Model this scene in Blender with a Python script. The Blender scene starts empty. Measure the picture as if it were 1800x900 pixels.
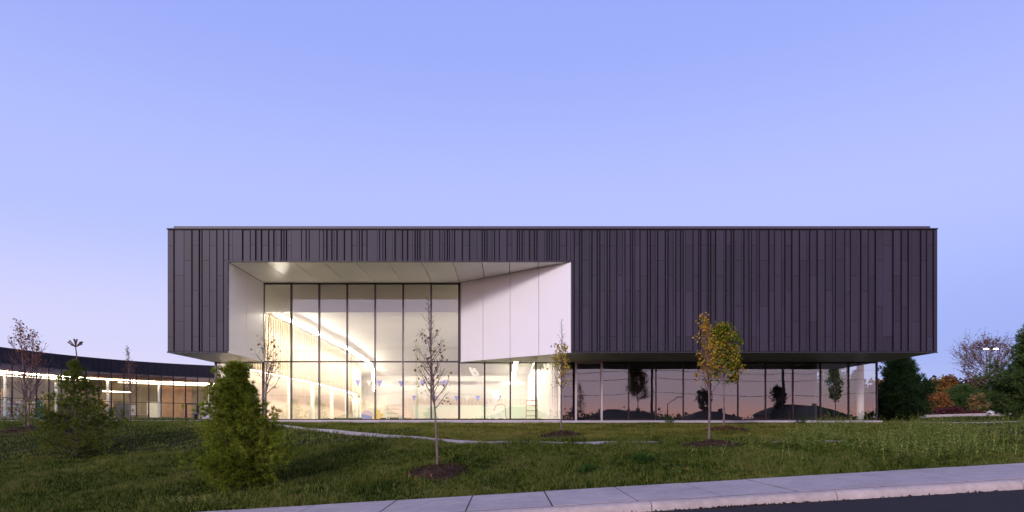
import bpy, math, random
import numpy as np
from mathutils import Vector, Matrix

# ------------------------------------------------------------------ camera, sky, sun, exposure
sc = bpy.context.scene
col = sc.collection
R = math.radians
EYE, FPX = 1.6, 1122.0                      # eye height (m), focal length in photo pixels

cam_d = bpy.data.cameras.new('camera')
cam = bpy.data.objects.new('camera', cam_d)
col.objects.link(cam)
cam.location = (0, 0, EYE)
cam.rotation_euler = (R(90), 0, 0)
cam_d.sensor_width = 36
cam_d.lens = FPX / 1800 * 36
cam_d.shift_x = 10 / 1800
cam_d.shift_y = 295 / 1800
cam_d.clip_start = 0.1
cam_d.clip_end = 6000
sc.camera = cam

w = bpy.data.worlds.new('World')
sc.world = w
w.use_nodes = True
nt = w.node_tree
nt.nodes.clear()
def N(t, **kw):
    n = nt.nodes.new(t)
    for k, v in kw.items():
        setattr(n, k, v)
    return n
def L(a, b):
    nt.links.new(a, b)
out = N('ShaderNodeOutputWorld')
bg_sky = N('ShaderNodeBackground')
bg_tw = N('ShaderNodeBackground')
add = N('ShaderNodeAddShader')
sky = N('ShaderNodeTexSky', sky_type='NISHITA')
sky.sun_disc = False
SUN_EL, SUN_AZ = 17.5, 205.0                   # degrees; azimuth clockwise from +Y (behind the camera)
sky.sun_elevation = R(2.0)                  # the disc itself has just set; the lamp below stands for its broad afterglow
sky.sun_rotation = R(SUN_AZ)
sky.air_density, sky.dust_density, sky.ozone_density = 1.0, 0.6, 3.0
L(sky.outputs[0], bg_sky.inputs[0])
bg_sky.inputs[1].default_value = 0.05
tc = N('ShaderNodeTexCoord')
sx = N('ShaderNodeSeparateXYZ')
L(tc.outputs['Generated'], sx.inputs[0])
def ramp(stops):
    r = N('ShaderNodeValToRGB')
    r.color_ramp.interpolation = 'EASE'
    e = r.color_ramp.elements
    while len(e) < len(stops):
        e.new(0.5)
    for el, (p, c) in zip(e, stops):
        el.position = p
        el.color = (*c, 1)
    L(sx.outputs[2], r.inputs[0])
    return r
def mrange(sock, a, b):
    m = N('ShaderNodeMapRange')
    m.interpolation_type = 'SMOOTHSTEP'
    m.inputs[1].default_value, m.inputs[2].default_value = a, b
    L(sock, m.inputs[0])
    return m.outputs[0]
def mixc(f, a, b):
    m = N('ShaderNodeMix', data_type='RGBA')
    L(f, m.inputs[0]); L(a, m.inputs[6]); L(b, m.inputs[7])
    return m.outputs[2]
# twilight air: pale lilac low on the left, clear blue low on the right, rose afterglow behind the camera
r_left = ramp([(0.0, (.80, .70, .90)), (.12, (.66, .64, .94)), (.30, (.46, .52, .97)), (.55, (.325, .395, .91)), (1.0, (.13, .18, .48))])
r_right = ramp([(0.0, (.42, .52, .92)), (.10, (.325, .40, .86)), (.30, (.46, .51, .97)), (.55, (.325, .395, .91)), (1.0, (.13, .18, .48))])
r_back = ramp([(0.0, (2.75, 1.38, 1.20)), (.05, (1.85, 1.36, 1.68)), (.14, (1.35, 1.22, 1.75)), (.35, (.80, .74, 1.08)), (1.0, (.13, .18, .48))])
lr = mixc(mrange(sx.outputs[0], -.55, .75), r_left.outputs[0], r_right.outputs[0])
tw = mixc(mrange(sx.outputs[1], .35, -.55), lr, r_back.outputs[0])
L(tw, bg_tw.inputs[0])
bg_tw.inputs[1].default_value = 1.0
L(bg_sky.outputs[0], add.inputs[0]); L(bg_tw.outputs[0], add.inputs[1])
L(add.outputs[0], out.inputs[0])

sun_d = bpy.data.lights.new('sun', 'SUN')
sun = bpy.data.objects.new('sun', sun_d)
col.objects.link(sun)
sun_d.energy = 2.0
sun_d.angle = R(10)
sun_d.color = (1.0, .88, .91)
_az, _el = R(SUN_AZ), R(SUN_EL)
sdir = Vector((math.sin(_az) * math.cos(_el), math.cos(_az) * math.cos(_el), math.sin(_el)))
sun.rotation_euler = sdir.to_track_quat('Z', 'Y').to_euler()

sc.view_settings.view_transform = 'Standard'
sc.view_settings.look = 'None'
sc.view_settings.exposure = 0.0
sc.view_settings.gamma = 1.0
sc.view_settings.use_curve_mapping = False
sc.render.engine = 'CYCLES'
cy = sc.cycles
cy.use_denoising = True
cy.max_bounces = 8
cy.diffuse_bounces = 4
cy.glossy_bounces = 4
cy.transparent_max_bounces = 16
cy.sample_clamp_indirect = 6.0
cy.caustics_reflective = False
cy.caustics_refractive = False

# ------------------------------------------------------------------ helpers
rnd = random.Random(7)
WLOC = {}

def at(x, y, Y):
    """photo pixel + depth -> world point (used to survey the place)"""
    return Vector(((x - 890) / FPX * Y, Y, EYE + (745 - y) / FPX * Y))

def ax(x, Y):
    return (x - 890) / FPX * Y

def tag(o, label=None, cat=None, group=None, kind=None):
    if label: o['label'] = label
    if cat: o['category'] = cat
    if group: o['group'] = group
    if kind: o['kind'] = kind
    return o

def root(name, loc, label, cat, group=None):
    o = bpy.data.objects.new(name, None)
    o.empty_display_size = .3
    o.location = loc
    WLOC[o.name] = Vector(loc)
    col.objects.link(o)
    return tag(o, label, cat, group)

def link(name, me, m, parent=None):
    o = bpy.data.objects.new(name, me)
    for mm in (m if isinstance(m, (list, tuple)) else [m]):
        me.materials.append(mm)
    col.objects.link(o)
    if parent is not None:
        o.parent = parent
        if parent.name in WLOC:
            o.location = -WLOC[parent.name]
    return o

class MB:
    def __init__(s):
        s.v, s.f = [], []
    def quadmesh(s, vs, fs):
        b = len(s.v)
        s.v += [tuple(p) for p in vs]
        s.f += [tuple(i + b for i in f) for f in fs]
        return s
    def box(s, x0, x1, y0, y1, z0, z1):
        return s.quadmesh([(x0, y0, z0), (x1, y0, z0), (x1, y1, z0), (x0, y1, z0), (x0, y0, z1), (x1, y0, z1), (x1, y1, z1), (x0, y1, z1)],
                          [(0, 3, 2, 1), (4, 5, 6, 7), (0, 1, 5, 4), (1, 2, 6, 5), (2, 3, 7, 6), (3, 0, 4, 7)])
    def prism(s, poly, z0, z1):
        """poly: plan points counter-clockwise; z0/z1 numbers or lists"""
        n = len(poly)
        a = z0 if isinstance(z0, (list, tuple)) else [z0] * n
        b = z1 if isinstance(z1, (list, tuple)) else [z1] * n
        vs = [(p[0], p[1], a[i]) for i, p in enumerate(poly)] + [(p[0], p[1], b[i]) for i, p in enumerate(poly)]
        fs = [tuple(range(n - 1, -1, -1)), tuple(range(n, 2 * n))] + [(i, (i + 1) % n, n + (i + 1) % n, n + i) for i in range(n)]
        return s.quadmesh(vs, fs)
    def bar(s, p0, p1, wd, th, up=(0, 0, 1)):
        """rectangular bar between two points"""
        p0, p1 = Vector(p0), Vector(p1)
        d = (p1 - p0).normalized()
        u = Vector(up)
        if abs(d.dot(u)) > .98: u = Vector((0, 1, 0))
        a = d.cross(u).normalized() * wd / 2
        b = a.cross(d).normalized() * th / 2
        vs = [p + i * a + j * b for p in (p0, p1) for i, j in ((-1, -1), (1, -1), (1, 1), (-1, 1))]
        return s.quadmesh(vs, [(0, 1, 2, 3), (7, 6, 5, 4), (0, 4, 5, 1), (1, 5, 6, 2), (2, 6, 7, 3), (3, 7, 4, 0)])
    def tube(s, pts, rad, n=6, cap=True):
        pts = [Vector(p) for p in pts]
        rad = [float(q) for q in rad] if isinstance(rad, (list, tuple)) else [float(rad)] * len(pts)
        b = len(s.v)
        a = None
        for i, p in enumerate(pts):
            d = (pts[min(i + 1, len(pts) - 1)] - pts[max(i - 1, 0)])
            d = d.normalized() if d.length > 1e-9 else Vector((0, 0, 1))
            if a is None:
                a = d.orthogonal().normalized()
            a = (a - d * a.dot(d))
            a = a.normalized() if a.length > 1e-6 else d.orthogonal().normalized()
            c = d.cross(a)
            for k in range(n):
                t = 2 * math.pi * k / n
                s.v.append(tuple(p + rad[i] * (math.cos(t) * a + math.sin(t) * c)))
        for i in range(len(pts) - 1):
            for k in range(n):
                s.f.append((b + i * n + k, b + i * n + (k + 1) % n, b + (i + 1) * n + (k + 1) % n, b + (i + 1) * n + k))
        if cap:
            s.f.append(tuple(b + k for k in range(n - 1, -1, -1)))
            s.f.append(tuple(b + (len(pts) - 1) * n + k for k in range(n)))
        return s
    def build(s, name, m, parent=None, smooth=False):
        me = bpy.data.meshes.new(name)
        me.from_pydata(s.v, [], s.f)
        if smooth:
            me.polygons.foreach_set('use_smooth', [True] * len(me.polygons))
        me.update()
        return link(name, me, m, parent)

def npmesh(name, verts, k, m, parent=None):
    """verts (n*k,3): n separate k-gons (k = 3 or 4)"""
    verts = np.ascontiguousarray(verts, dtype=np.float32).reshape(-1, 3)
    nv = len(verts)
    nf = nv // k
    me = bpy.data.meshes.new(name)
    me.vertices.add(nv)
    me.vertices.foreach_set('co', verts.ravel())
    me.loops.add(nv)
    me.loops.foreach_set('vertex_index', np.arange(nv, dtype=np.int32))
    me.polygons.add(nf)
    me.polygons.foreach_set('loop_start', np.arange(0, nv, k, dtype=np.int32))
    me.update(calc_edges=True)
    return link(name, me, m, parent)

# ------------------------------------------------------------------ materials
def mat(name, c, rough=.6, metal=0.0, noise=None, bump=None, objrand=0.0, spec=.5, emit=None, streak=None):
    m = bpy.data.materials.new(name)
    m.use_nodes = True
    t = m.node_tree
    p = t.nodes['Principled BSDF']
    p.inputs['Roughness'].default_value = rough
    p.inputs['Metallic'].default_value = metal
    p.inputs['Specular IOR Level'].default_value = spec
    p.inputs['Base Color'].default_value = (*c, 1)
    if emit:
        p.inputs['Emission Color'].default_value = (*emit[0], 1)
        p.inputs['Emission Strength'].default_value = emit[1]
    tcn = t.nodes.new('ShaderNodeTexCoord')
    src = None
    def mulc(prev, fac_sock, lo, hi):
        mr = t.nodes.new('ShaderNodeMapRange')
        mr.inputs[3].default_value, mr.inputs[4].default_value = lo, hi
        t.links.new(fac_sock, mr.inputs[0])
        mx = t.nodes.new('ShaderNodeVectorMath'); mx.operation = 'SCALE'
        if prev is None: mx.inputs[0].default_value = c
        else: t.links.new(prev, mx.inputs[0])
        t.links.new(mr.outputs[0], mx.inputs['Scale'])
        return mx.outputs[0]
    if noise:
        for sc_, am in (noise if isinstance(noise, list) else [noise]):
            n = t.nodes.new('ShaderNodeTexNoise')
            n.inputs['Scale'].default_value = sc_
            n.inputs['Detail'].default_value = 6
            t.links.new(tcn.outputs['Object'], n.inputs['Vector'])
            cr = t.nodes.new('ShaderNodeMapRange')
            cr.inputs[1].default_value, cr.inputs[2].default_value = .3, .7
            t.links.new(n.outputs[0], cr.inputs[0])
            src = mulc(src, cr.outputs[0], 1 - am, 1 + am)
    if streak:
        mp = t.nodes.new('ShaderNodeMapping')
        mp.inputs['Scale'].default_value = streak[0]
        n = t.nodes.new('ShaderNodeTexNoise'); n.inputs['Scale'].default_value = 1; n.inputs['Detail'].default_value = 4
        t.links.new(tcn.outputs['Object'], mp.inputs[0]); t.links.new(mp.outputs[0], n.inputs['Vector'])
        cr = t.nodes.new('ShaderNodeMapRange')
        cr.inputs[1].default_value, cr.inputs[2].default_value = .3, .7
        t.links.new(n.outputs[0], cr.inputs[0])
        src = mulc(src, cr.outputs[0], 1 - streak[1], 1 + streak[1])
    if objrand:
        oi = t.nodes.new('ShaderNodeObjectInfo')
        src = mulc(src, oi.outputs['Random'], 1 - objrand, 1 + objrand)
    if src is not None:
        t.links.new(src, p.inputs['Base Color'])
    if bump:
        n = t.nodes.new('ShaderNodeTexNoise')
        n.inputs['Scale'].default_value = bump[0]; n.inputs['Detail'].default_value = 5
        t.links.new(tcn.outputs['Object'], n.inputs['Vector'])
        b = t.nodes.new('ShaderNodeBump')
        b.inputs['Strength'].default_value = bump[1]
        b.inputs['Distance'].default_value = bump[2] if len(bump) > 2 else .02
        t.links.new(n.outputs[0], b.inputs['Height'])
        t.links.new(b.outputs[0], p.inputs['Normal'])
    return m

def leafmat(name, cols, trans=.35, patch=None):
    """foliage: every leaf its own tone (random per island), thin-leaf translucency"""
    m = bpy.data.materials.new(name)
    m.use_nodes = True
    t = m.node_tree
    t.nodes.clear()
    o = t.nodes.new('ShaderNodeOutputMaterial')
    g = t.nodes.new('ShaderNodeNewGeometry')
    r = t.nodes.new('ShaderNodeValToRGB')
    e = r.color_ramp.elements
    while len(e) < len(cols): e.new(.5)
    for i, (el, c) in enumerate(zip(e, cols)):
        el.position = i / max(1, len(cols) - 1)
        el.color = (*c, 1)
    fac = g.outputs['Random Per Island']
    if patch:
        tcn = t.nodes.new('ShaderNodeTexCoord')
        n = t.nodes.new('ShaderNodeTexNoise'); n.inputs['Scale'].default_value = patch[0]; n.inputs['Detail'].default_value = 4
        t.links.new(tcn.outputs['Object'], n.inputs['Vector'])
        mr = t.nodes.new('ShaderNodeMapRange')
        mr.inputs[1].default_value, mr.inputs[2].default_value = .32, .68
        mr.inputs[3].default_value, mr.inputs[4].default_value = -patch[1], patch[1]
        t.links.new(n.outputs[0], mr.inputs[0])
        a = t.nodes.new('ShaderNodeMath'); a.operation = 'ADD'; a.use_clamp = True
        t.links.new(fac, a.inputs[0]); t.links.new(mr.outputs[0], a.inputs[1])
        fac = a.outputs[0]
        if len(patch) > 2:
            n2 = t.nodes.new('ShaderNodeTexNoise'); n2.inputs['Scale'].default_value = patch[2]; n2.inputs['Detail'].default_value = 3
            t.links.new(tcn.outputs['Object'], n2.inputs['Vector'])
            m2 = t.nodes.new('ShaderNodeMapRange')
            m2.inputs[1].default_value, m2.inputs[2].default_value = .3, .7
            m2.inputs[3].default_value, m2.inputs[4].default_value = -patch[3], patch[3]
            t.links.new(n2.outputs[0], m2.inputs[0])
            a2 = t.nodes.new('ShaderNodeMath'); a2.operation = 'ADD'; a2.use_clamp = True
            t.links.new(fac, a2.inputs[0]); t.links.new(m2.outputs[0], a2.inputs[1])
            fac = a2.outputs[0]
    t.links.new(fac, r.inputs[0])
    d = t.nodes.new('ShaderNodeBsdfDiffuse'); tr = t.nodes.new('ShaderNodeBsdfTranslucent'); mx = t.nodes.new('ShaderNodeMixShader')
    mx.inputs[0].default_value = trans
    t.links.new(r.outputs[0], d.inputs[0]); t.links.new(r.outputs[0], tr.inputs[0])
    t.links.new(d.outputs[0], mx.inputs[1]); t.links.new(tr.outputs[0], mx.inputs[2])
    t.links.new(mx.outputs[0], o.inputs[0])
    return m

def glassmat(name, base, tint, wav=.0, wscale=.5):
    """coated architectural pane: see-through plus mirror reflection that grows at grazing angles"""
    m = bpy.data.materials.new(name)
    m.use_nodes = True
    t = m.node_tree
    t.nodes.clear()
    o = t.nodes.new('ShaderNodeOutputMaterial')
    tr = t.nodes.new('ShaderNodeBsdfTransparent'); tr.inputs[0].default_value = (*tint, 1)
    gl = t.nodes.new('ShaderNodeBsdfGlossy'); gl.inputs['Roughness'].default_value = 0.0
    gl.inputs['Color'].default_value = (.97, .97, 1, 1)
    lw = t.nodes.new('ShaderNodeLayerWeight'); lw.inputs['Blend'].default_value = .5
    pw = t.nodes.new('ShaderNodeMath'); pw.operation = 'POWER'; pw.inputs[1].default_value = 4
    t.links.new(lw.outputs['Facing'], pw.inputs[0])
    mr = t.nodes.new('ShaderNodeMapRange'); mr.inputs[3].default_value, mr.inputs[4].default_value = base, 1
    t.links.new(pw.outputs[0], mr.inputs[0])
    mx = t.nodes.new('ShaderNodeMixShader')
    t.links.new(mr.outputs[0], mx.inputs[0]); t.links.new(tr.outputs[0], mx.inputs[1]); t.links.new(gl.outputs[0], mx.inputs[2])
    t.links.new(mx.outputs[0], o.inputs[0])
    if wav:
        tcn = t.nodes.new('ShaderNodeTexCoord')
        n = t.nodes.new('ShaderNodeTexNoise'); n.inputs['Scale'].default_value = wscale; n.inputs['Detail'].default_value = 1
        t.links.new(tcn.outputs['Object'], n.inputs['Vector'])
        b = t.nodes.new('ShaderNodeBump'); b.inputs['Strength'].default_value = 1; b.inputs['Distance'].default_value = wav
        t.links.new(n.outputs[0], b.inputs['Height']); t.links.new(b.outputs[0], gl.inputs['Normal'])
    return m

def emitmat(name, c, s):
    m = bpy.data.materials.new(name)
    m.use_nodes = True
    t = m.node_tree
    t.nodes.clear()
    o = t.nodes.new('ShaderNodeOutputMaterial'); e = t.nodes.new('ShaderNodeEmission')
    e.inputs[0].default_value = (*c, 1); e.inputs[1].default_value = s
    t.links.new(e.outputs[0], o.inputs[0])
    return m

M = {
    'clad': mat('violet_grey_metal_cladding', (.030, .0225, .040), .5, .0, spec=.3, noise=[(.35, .10), (9, .06)], objrand=.20, streak=((14, 1, .25), .12)),
    'clad_back': mat('dark_backing', (.008, .006, .010), .8, spec=.1),
    'trim': mat('dark_violet_trim', (.030, .024, .038), .5, .0, spec=.3, noise=(1.5, .1)),
    'coping': mat('violet_grey_coping', (.06, .05, .075), .5, .0, noise=(1.5, .08)),
    'white': mat('white_composite_panel', (.80, .775, .79), .42, 0, noise=(.5, .02)),
    'soffit_pale': mat('pale_metal_soffit', (.88, .86, .80), .28, .0, noise=(.6, .05)),
    'soffit_dark': mat('bronze_grey_soffit', (.78, .74, .70), .32, .1, noise=(.7, .12)),
    'bronze': mat('dark_bronze_frame', (.035, .024, .028), .35, .5, noise=(3, .15)),
    'alu': mat('brushed_aluminium_frame', (.48, .40, .40), .38, .6, noise=(4, .08)),
    'glass': glassmat('coated_glass', .105, (.93, .94, .90), .0032, .55),
    'glass_wing': glassmat('wing_glass', .07, (.90, .92, .90), .003, .5),
    'concrete': mat('pale_concrete', (.415, .355, .345), .85, 0, noise=[(.5, .12), (2.5, .10), (9, .09), (60, .08)], bump=(90, .25, .004)),
    'kerb': mat('kerb_concrete', (.44, .36, .335), .85, 0, noise=[(1.1, .14), (9, .12), (70, .08)], bump=(70, .3, .006)),
    'plinth': mat('plinth_concrete', (.42, .375, .42), .8, 0, noise=[(1, .1), (12, .08)]),
    'asphalt': mat('asphalt', (.030, .027, .030), .95, 0, spec=.15, noise=[(.5, .12), (40, .25)], bump=(160, .5, .006)),
    'soil': mat('turf_soil', (.022, .024, .007), .95, 0, spec=.05, noise=[(.35, .3), (6, .35), (40, .3)], bump=(25, .6, .03)),
    'sealant': mat('joint_sealant', (.018, .015, .018), .9, spec=.1, noise=(20, .3)),
    'mulch': mat('mulch', (.050, .030, .020), .95, 0, spec=.1, noise=[(6, .35), (40, .4)], bump=(45, 1.0, .03)),
    'bark': mat('grey_brown_bark', (.16, .115, .105), .9, 0, noise=[(6, .25), (40, .25)], bump=(60, .6, .01)),
    'bark_dark': mat('dark_bark', (.075, .055, .048), .9, 0, noise=[(6, .25)], bump=(50, .6, .01)),
    'twig': mat('maroon_twig', (.10, .055, .065), .85, 0, noise=(8, .25)),
    'hall_white': mat('hall_white_paint', (.80, .77, .71), .7, 0, noise=(.4, .03)),
    'hall_floor': mat('hall_floor_tile', (.80, .77, .70), .35, 0, noise=(1.5, .06)),
    'dado': mat('pale_dado_board', (.74, .66, .54), .6, 0, noise=(.8, .05)),
    'slat': mat('pale_wood_slat', (.50, .41, .30), .55, 0, noise=[(.8, .08)], streak=((6, 6, .4), .15)),
    'steel_white': mat('white_steel', (.78, .76, .72), .4, .1),
    'steel_warm': mat('tan_steel', (.42, .33, .24), .45, .2),
    'green_glass': mat('frosted_green_glass', (.70, .80, .66), .25, 0),
    'blue_flag': mat('blue_pennant', (.18, .20, .62), .7),
    'white_flag': mat('white_pennant', (.85, .84, .80), .7),
    'yellow': mat('yellow_plastic', (.80, .60, .22), .4),
    'blue': mat('blue_vinyl', (.25, .28, .60), .4),
    'lilac': mat('lilac_vinyl', (.62, .50, .62), .4),
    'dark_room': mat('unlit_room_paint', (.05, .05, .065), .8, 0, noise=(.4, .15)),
    'column_white': mat('column_paint', (.72, .72, .66), .5, 0, noise=(2, .04)),
    'column_grey': mat('corner_column_paint', (.42, .44, .42), .5, 0, noise=(2, .05)),
    'wing_clad': mat('wing_dark_cladding', (.0085, .0075, .016), .6, .0, spec=.3, noise=(.5, .1), objrand=.2, streak=((8, 8, .2), .15)),
    'wing_frame': mat('wing_dark_frame', (.014, .013, .022), .5, .1),
    'wood': mat('warm_wood_ceiling', (.36, .20, .10), .55, 0, noise=(.8, .12), streak=((2, 2, 2), .12)),
    'wing_wall': mat('olive_tan_curtain_wall', (.19, .15, .09), .8, 0, noise=(.3, .15), streak=((3, 3, .1), .25)),
    'wing_floor': mat('wing_floor', (.25, .22, .18), .5, 0, noise=(1, .1)),
    'teal': mat('teal_panel', (.04, .16, .22), .6),
    'paper': mat('pinned_paper', (.75, .72, .62), .8, 0, noise=(3, .1)),
    'poster': mat('warm_poster', (.70, .42, .14), .8, 0, noise=(4, .5)),
    'shelf': mat('birch_shelf', (.62, .42, .20), .6, 0, noise=(2, .1)),
    'pole': mat('dark_painted_steel', (.03, .028, .032), .5, .2),
    'timber_pole': mat('weathered_timber', (.14, .105, .075), .9, 0, noise=(4, .25)),
    'wire': mat('black_cable', (.015, .015, .017), .6),
    'brick': mat('red_brown_brick', (.22, .12, .09), .85, 0, noise=(5, .15)),
    'roof': mat('dark_shingle', (.06, .055, .06), .9, 0, noise=(3, .2)),
    'pane': mat('house_window', (.03, .035, .05), .1),
    'door': mat('painted_door', (.10, .05, .04), .5),
    'rock': mat('pale_boulder', (.60, .56, .52), .9, 0, noise=(5, .2), bump=(9, .8, .06)),
    'light_hall': emitmat('hall_light_diffuser', (1.0, .91, .78), 125),
    'light_hall_wide': emitmat('hall_side_light_diffuser', (1.0, .92, .80), 62),
    'fill_aisle': emitmat('aisle_fill_emitter', (1.0, .88, .72), 17),
    'fill_cove': emitmat('hidden_fill_emitter', (1.0, .93, .83), 420),
    'fill_back': emitmat('back_fill_emitter', (1.0, .91, .80), 9),
    'fill_up': emitmat('added_uplight_emitter', (1.0, .92, .80), 2.5),
    'light_wing': emitmat('wing_light_diffuser', (1.0, .80, .58), 17),
    'light_wing_front': emitmat('wing_front_light_diffuser', (1.0, .84, .62), 130),
    'light_lot': emitmat('floodlight_lens', (1.0, .88, .70), 30),
    'grass': leafmat('grass_blades', [(0.0157, 0.0291, 0.0072), (0.0336, 0.0538, 0.0108), (0.0672, 0.1008, 0.0168), (0.1176, 0.1624, 0.0264), (0.1736, 0.196, 0.0384), (0.224, 0.196, 0.072)], .3, (.5, .26, 5.0, .28)),
    'grass_dry_lit': leafmat('mown_straw_grass_lit', [(.045, .060, .012), (.085, .105, .018), (.135, .150, .026), (.185, .185, .036), (.24, .205, .07)], .3, (.5, .30, 3.0, .30)),  # dry straw colour, made lighter to stand for hall light spill
    'weed': leafmat('weed_leaves', [(0.062, 0.1089, 0.02), (0.1138, 0.1814, 0.0314), (0.1861, 0.254, 0.0486), (0.2896, 0.3266, 0.0713), (0.4551, 0.4173, 0.1426)], .3, (.6, .25)),
    'clump': leafmat('fresh_green_leaves', [(.04, .10, .02), (.07, .15, .03), (.10, .19, .04)], .35),
    'pine_yellow': leafmat('yellow_green_needles', [(0.0834, 0.1229, 0.014), (0.139, 0.1846, 0.0196), (0.2131, 0.2562, 0.0281), (0.2966, 0.3074, 0.0421)], .3, (1.4, .25)),
    'pine_olive': leafmat('olive_needles', [(0.0467, 0.0779, 0.0155), (0.0858, 0.1217, 0.0205), (0.1325, 0.1623, 0.0283), (0.2027, 0.2029, 0.0385)], .3, (1.2, .25)),
    'pine_dark': leafmat('dark_green_needles', [(0.012, 0.0312, 0.0144), (0.0216, 0.0504, 0.0192), (0.036, 0.072, 0.024), (0.054, 0.084, 0.0264)], .25, (1.0, .25)),
    'pine_mid': leafmat('mid_green_needles', [(0.0329, 0.0747, 0.0239), (0.0598, 0.1196, 0.0329), (0.0972, 0.1495, 0.0448), (0.1346, 0.1644, 0.0523)], .25, (1.0, .25)),
    'leaf_red': leafmat('rust_red_leaves', [(.10, .035, .018), (.26, .06, .02), (.34, .11, .03), (.36, .20, .05)], .35),
    'leaf_brown': leafmat('brown_gold_leaves', [(.10, .055, .02), (.20, .11, .03), (.30, .17, .04)], .35),
    'leaf_yellow': leafmat('yellow_leaves', [(.34, .23, .03), (.48, .34, .05), (.55, .42, .09), (.30, .28, .04)], .4),
    'leaf_orange': leafmat('amber_leaves', [(.26, .13, .02), (.42, .22, .03), (.48, .31, .05), (.24, .22, .03)], .4, (1.5, .2)),
    'leaf_limegold': leafmat('green_gold_leaves', [(.06, .12, .012), (.11, .17, .015), (.20, .22, .02), (.36, .28, .03), (.44, .24, .03)], .4, (1.2, .3)),
    'leaf_dark': leafmat('dark_green_leaves', [(.015, .03, .01), (.03, .05, .015), (.05, .07, .02)], .3),
    'bush_rust': leafmat('rust_bush_leaves', [(.12, .055, .022), (.22, .09, .03), (.32, .14, .04), (.20, .12, .05)], .3, (.5, .3)),
    'bush_orange': leafmat('orange_bush_leaves', [(0.1584, 0.0765, 0.0275), (0.288, 0.136, 0.0385), (0.3312, 0.204, 0.066)], .3, (.5, .3)),
    'bush_green': leafmat('green_bush_leaves', [(.03, .05, .016), (.055, .08, .022), (.09, .105, .035)], .3, (.5, .3)),
    'bush_brown': leafmat('brown_wood_leaves', [(.05, .035, .025), (.09, .055, .035), (.14, .08, .045), (.07, .065, .03)], .3, (.3, .3)),
    'bush_mauve': leafmat('mauve_brown_leaves', [(.12, .07, .06), (.20, .11, .08), (.26, .14, .07)], .3),
    'bush_gold': leafmat('straw_gold_leaves', [(.20, .13, .05), (.30, .20, .08), (.14, .12, .04)], .3, (.5, .3)),
    'bush_plum': leafmat('plum_red_leaves', [(.07, .025, .03), (.12, .04, .045), (.17, .06, .06)], .3, (.5, .3)),
    'purple_twigs': mat('mauve_twigs', (.16, .105, .10), .9),
}

# ------------------------------------------------------------------ terrain
def sstep(a, b, x):
    t = np.clip((np.asarray(x, float) - a) / (b - a), 0, 1)
    return t * t * (3 - 2 * t)
def z_walk(X, Y=12.0):
    g = .06 * 45 * np.tanh(np.asarray(X, float) / 45)
    g = g * (1 - .75 * sstep(-10, -45, Y))          # the slope flattens out beyond the road
    return .15 + g
def smin(a, b, k):
    h = np.clip(.5 + .5 * (b - a) / k, 0, 1)
    return b * (1 - h) + a * h - k * h * (1 - h)
def bumps(X, Y):
    return (.05 * np.sin(X * .9 + 1.3) * np.sin(Y * .8 + .4) + .035 * np.sin(X * 2.1 + Y * 1.3) + .02 * np.sin(X * 3.7 - Y * 4.1 + 2))
def zg(X, Y):
    X, Y = np.asarray(X, float), np.asarray(Y, float)
    zs = z_walk(X, Y)
    bank = zs - .02 + .165 * (Y - 13.3) + bumps(X, Y) * sstep(13.4, 15.5, Y)
    plat = 1.06 + .042 * (Y - 20) + .14 * sstep(-4, -14, X) * (1 - sstep(27, 36, Y)) + .4 * bumps(X, Y) * (1 - sstep(31, 34, Y))
    plat = np.where(Y > 34.5, 1.67 + .55 * sstep(34, 68, Y), plat)
    plat = np.maximum(plat, zs + .10)
    lawn = smin(bank, plat, .30)
    under = zs - .30
    rear = zs - .08 + 0 * Y
    return np.where(Y >= 13.29, lawn, np.where(Y > 1.2, under, rear))

def axis_lines(lo, hi, dlo, dhi, step, far):
    a = list(np.arange(dlo, dhi + 1e-6, step))
    s, v = step, dlo
    left = []
    while v > lo:
        s *= 1.35; v -= s; left.append(max(v, lo))
    s, v = step, dhi
    right = []
    while v < hi:
        s *= 1.35; v += s; right.append(min(v, hi))
    return np.array(sorted(left) + a + right)
gx = axis_lines(-1500, 1500, -30, 30, .5, 0)
gy = np.array(sorted(set([round(v, 3) for v in axis_lines(-1500, 1500, 13.8, 36, .4, 0)] + [13.28, 13.30, 13.5, 1.19, 1.21, 10.0])))
GX, GY = np.meshgrid(gx, gy)
GZ = zg(GX, GY)
nx, ny = len(gx), len(gy)
idx = np.arange(nx * ny).reshape(ny, nx)
faces = np.stack([idx[:-1, :-1], idx[:-1, 1:], idx[1:, 1:], idx[1:, :-1]], -1).reshape(-1, 4)
gm = bpy.data.meshes.new('ground')
gm.from_pydata(np.stack([GX, GY, GZ], -1).reshape(-1, 3).tolist(), [], faces.tolist())
gm.polygons.foreach_set('use_smooth', [True] * len(gm.polygons))
tag(link('ground', gm, M['soil']), kind='structure')

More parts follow.
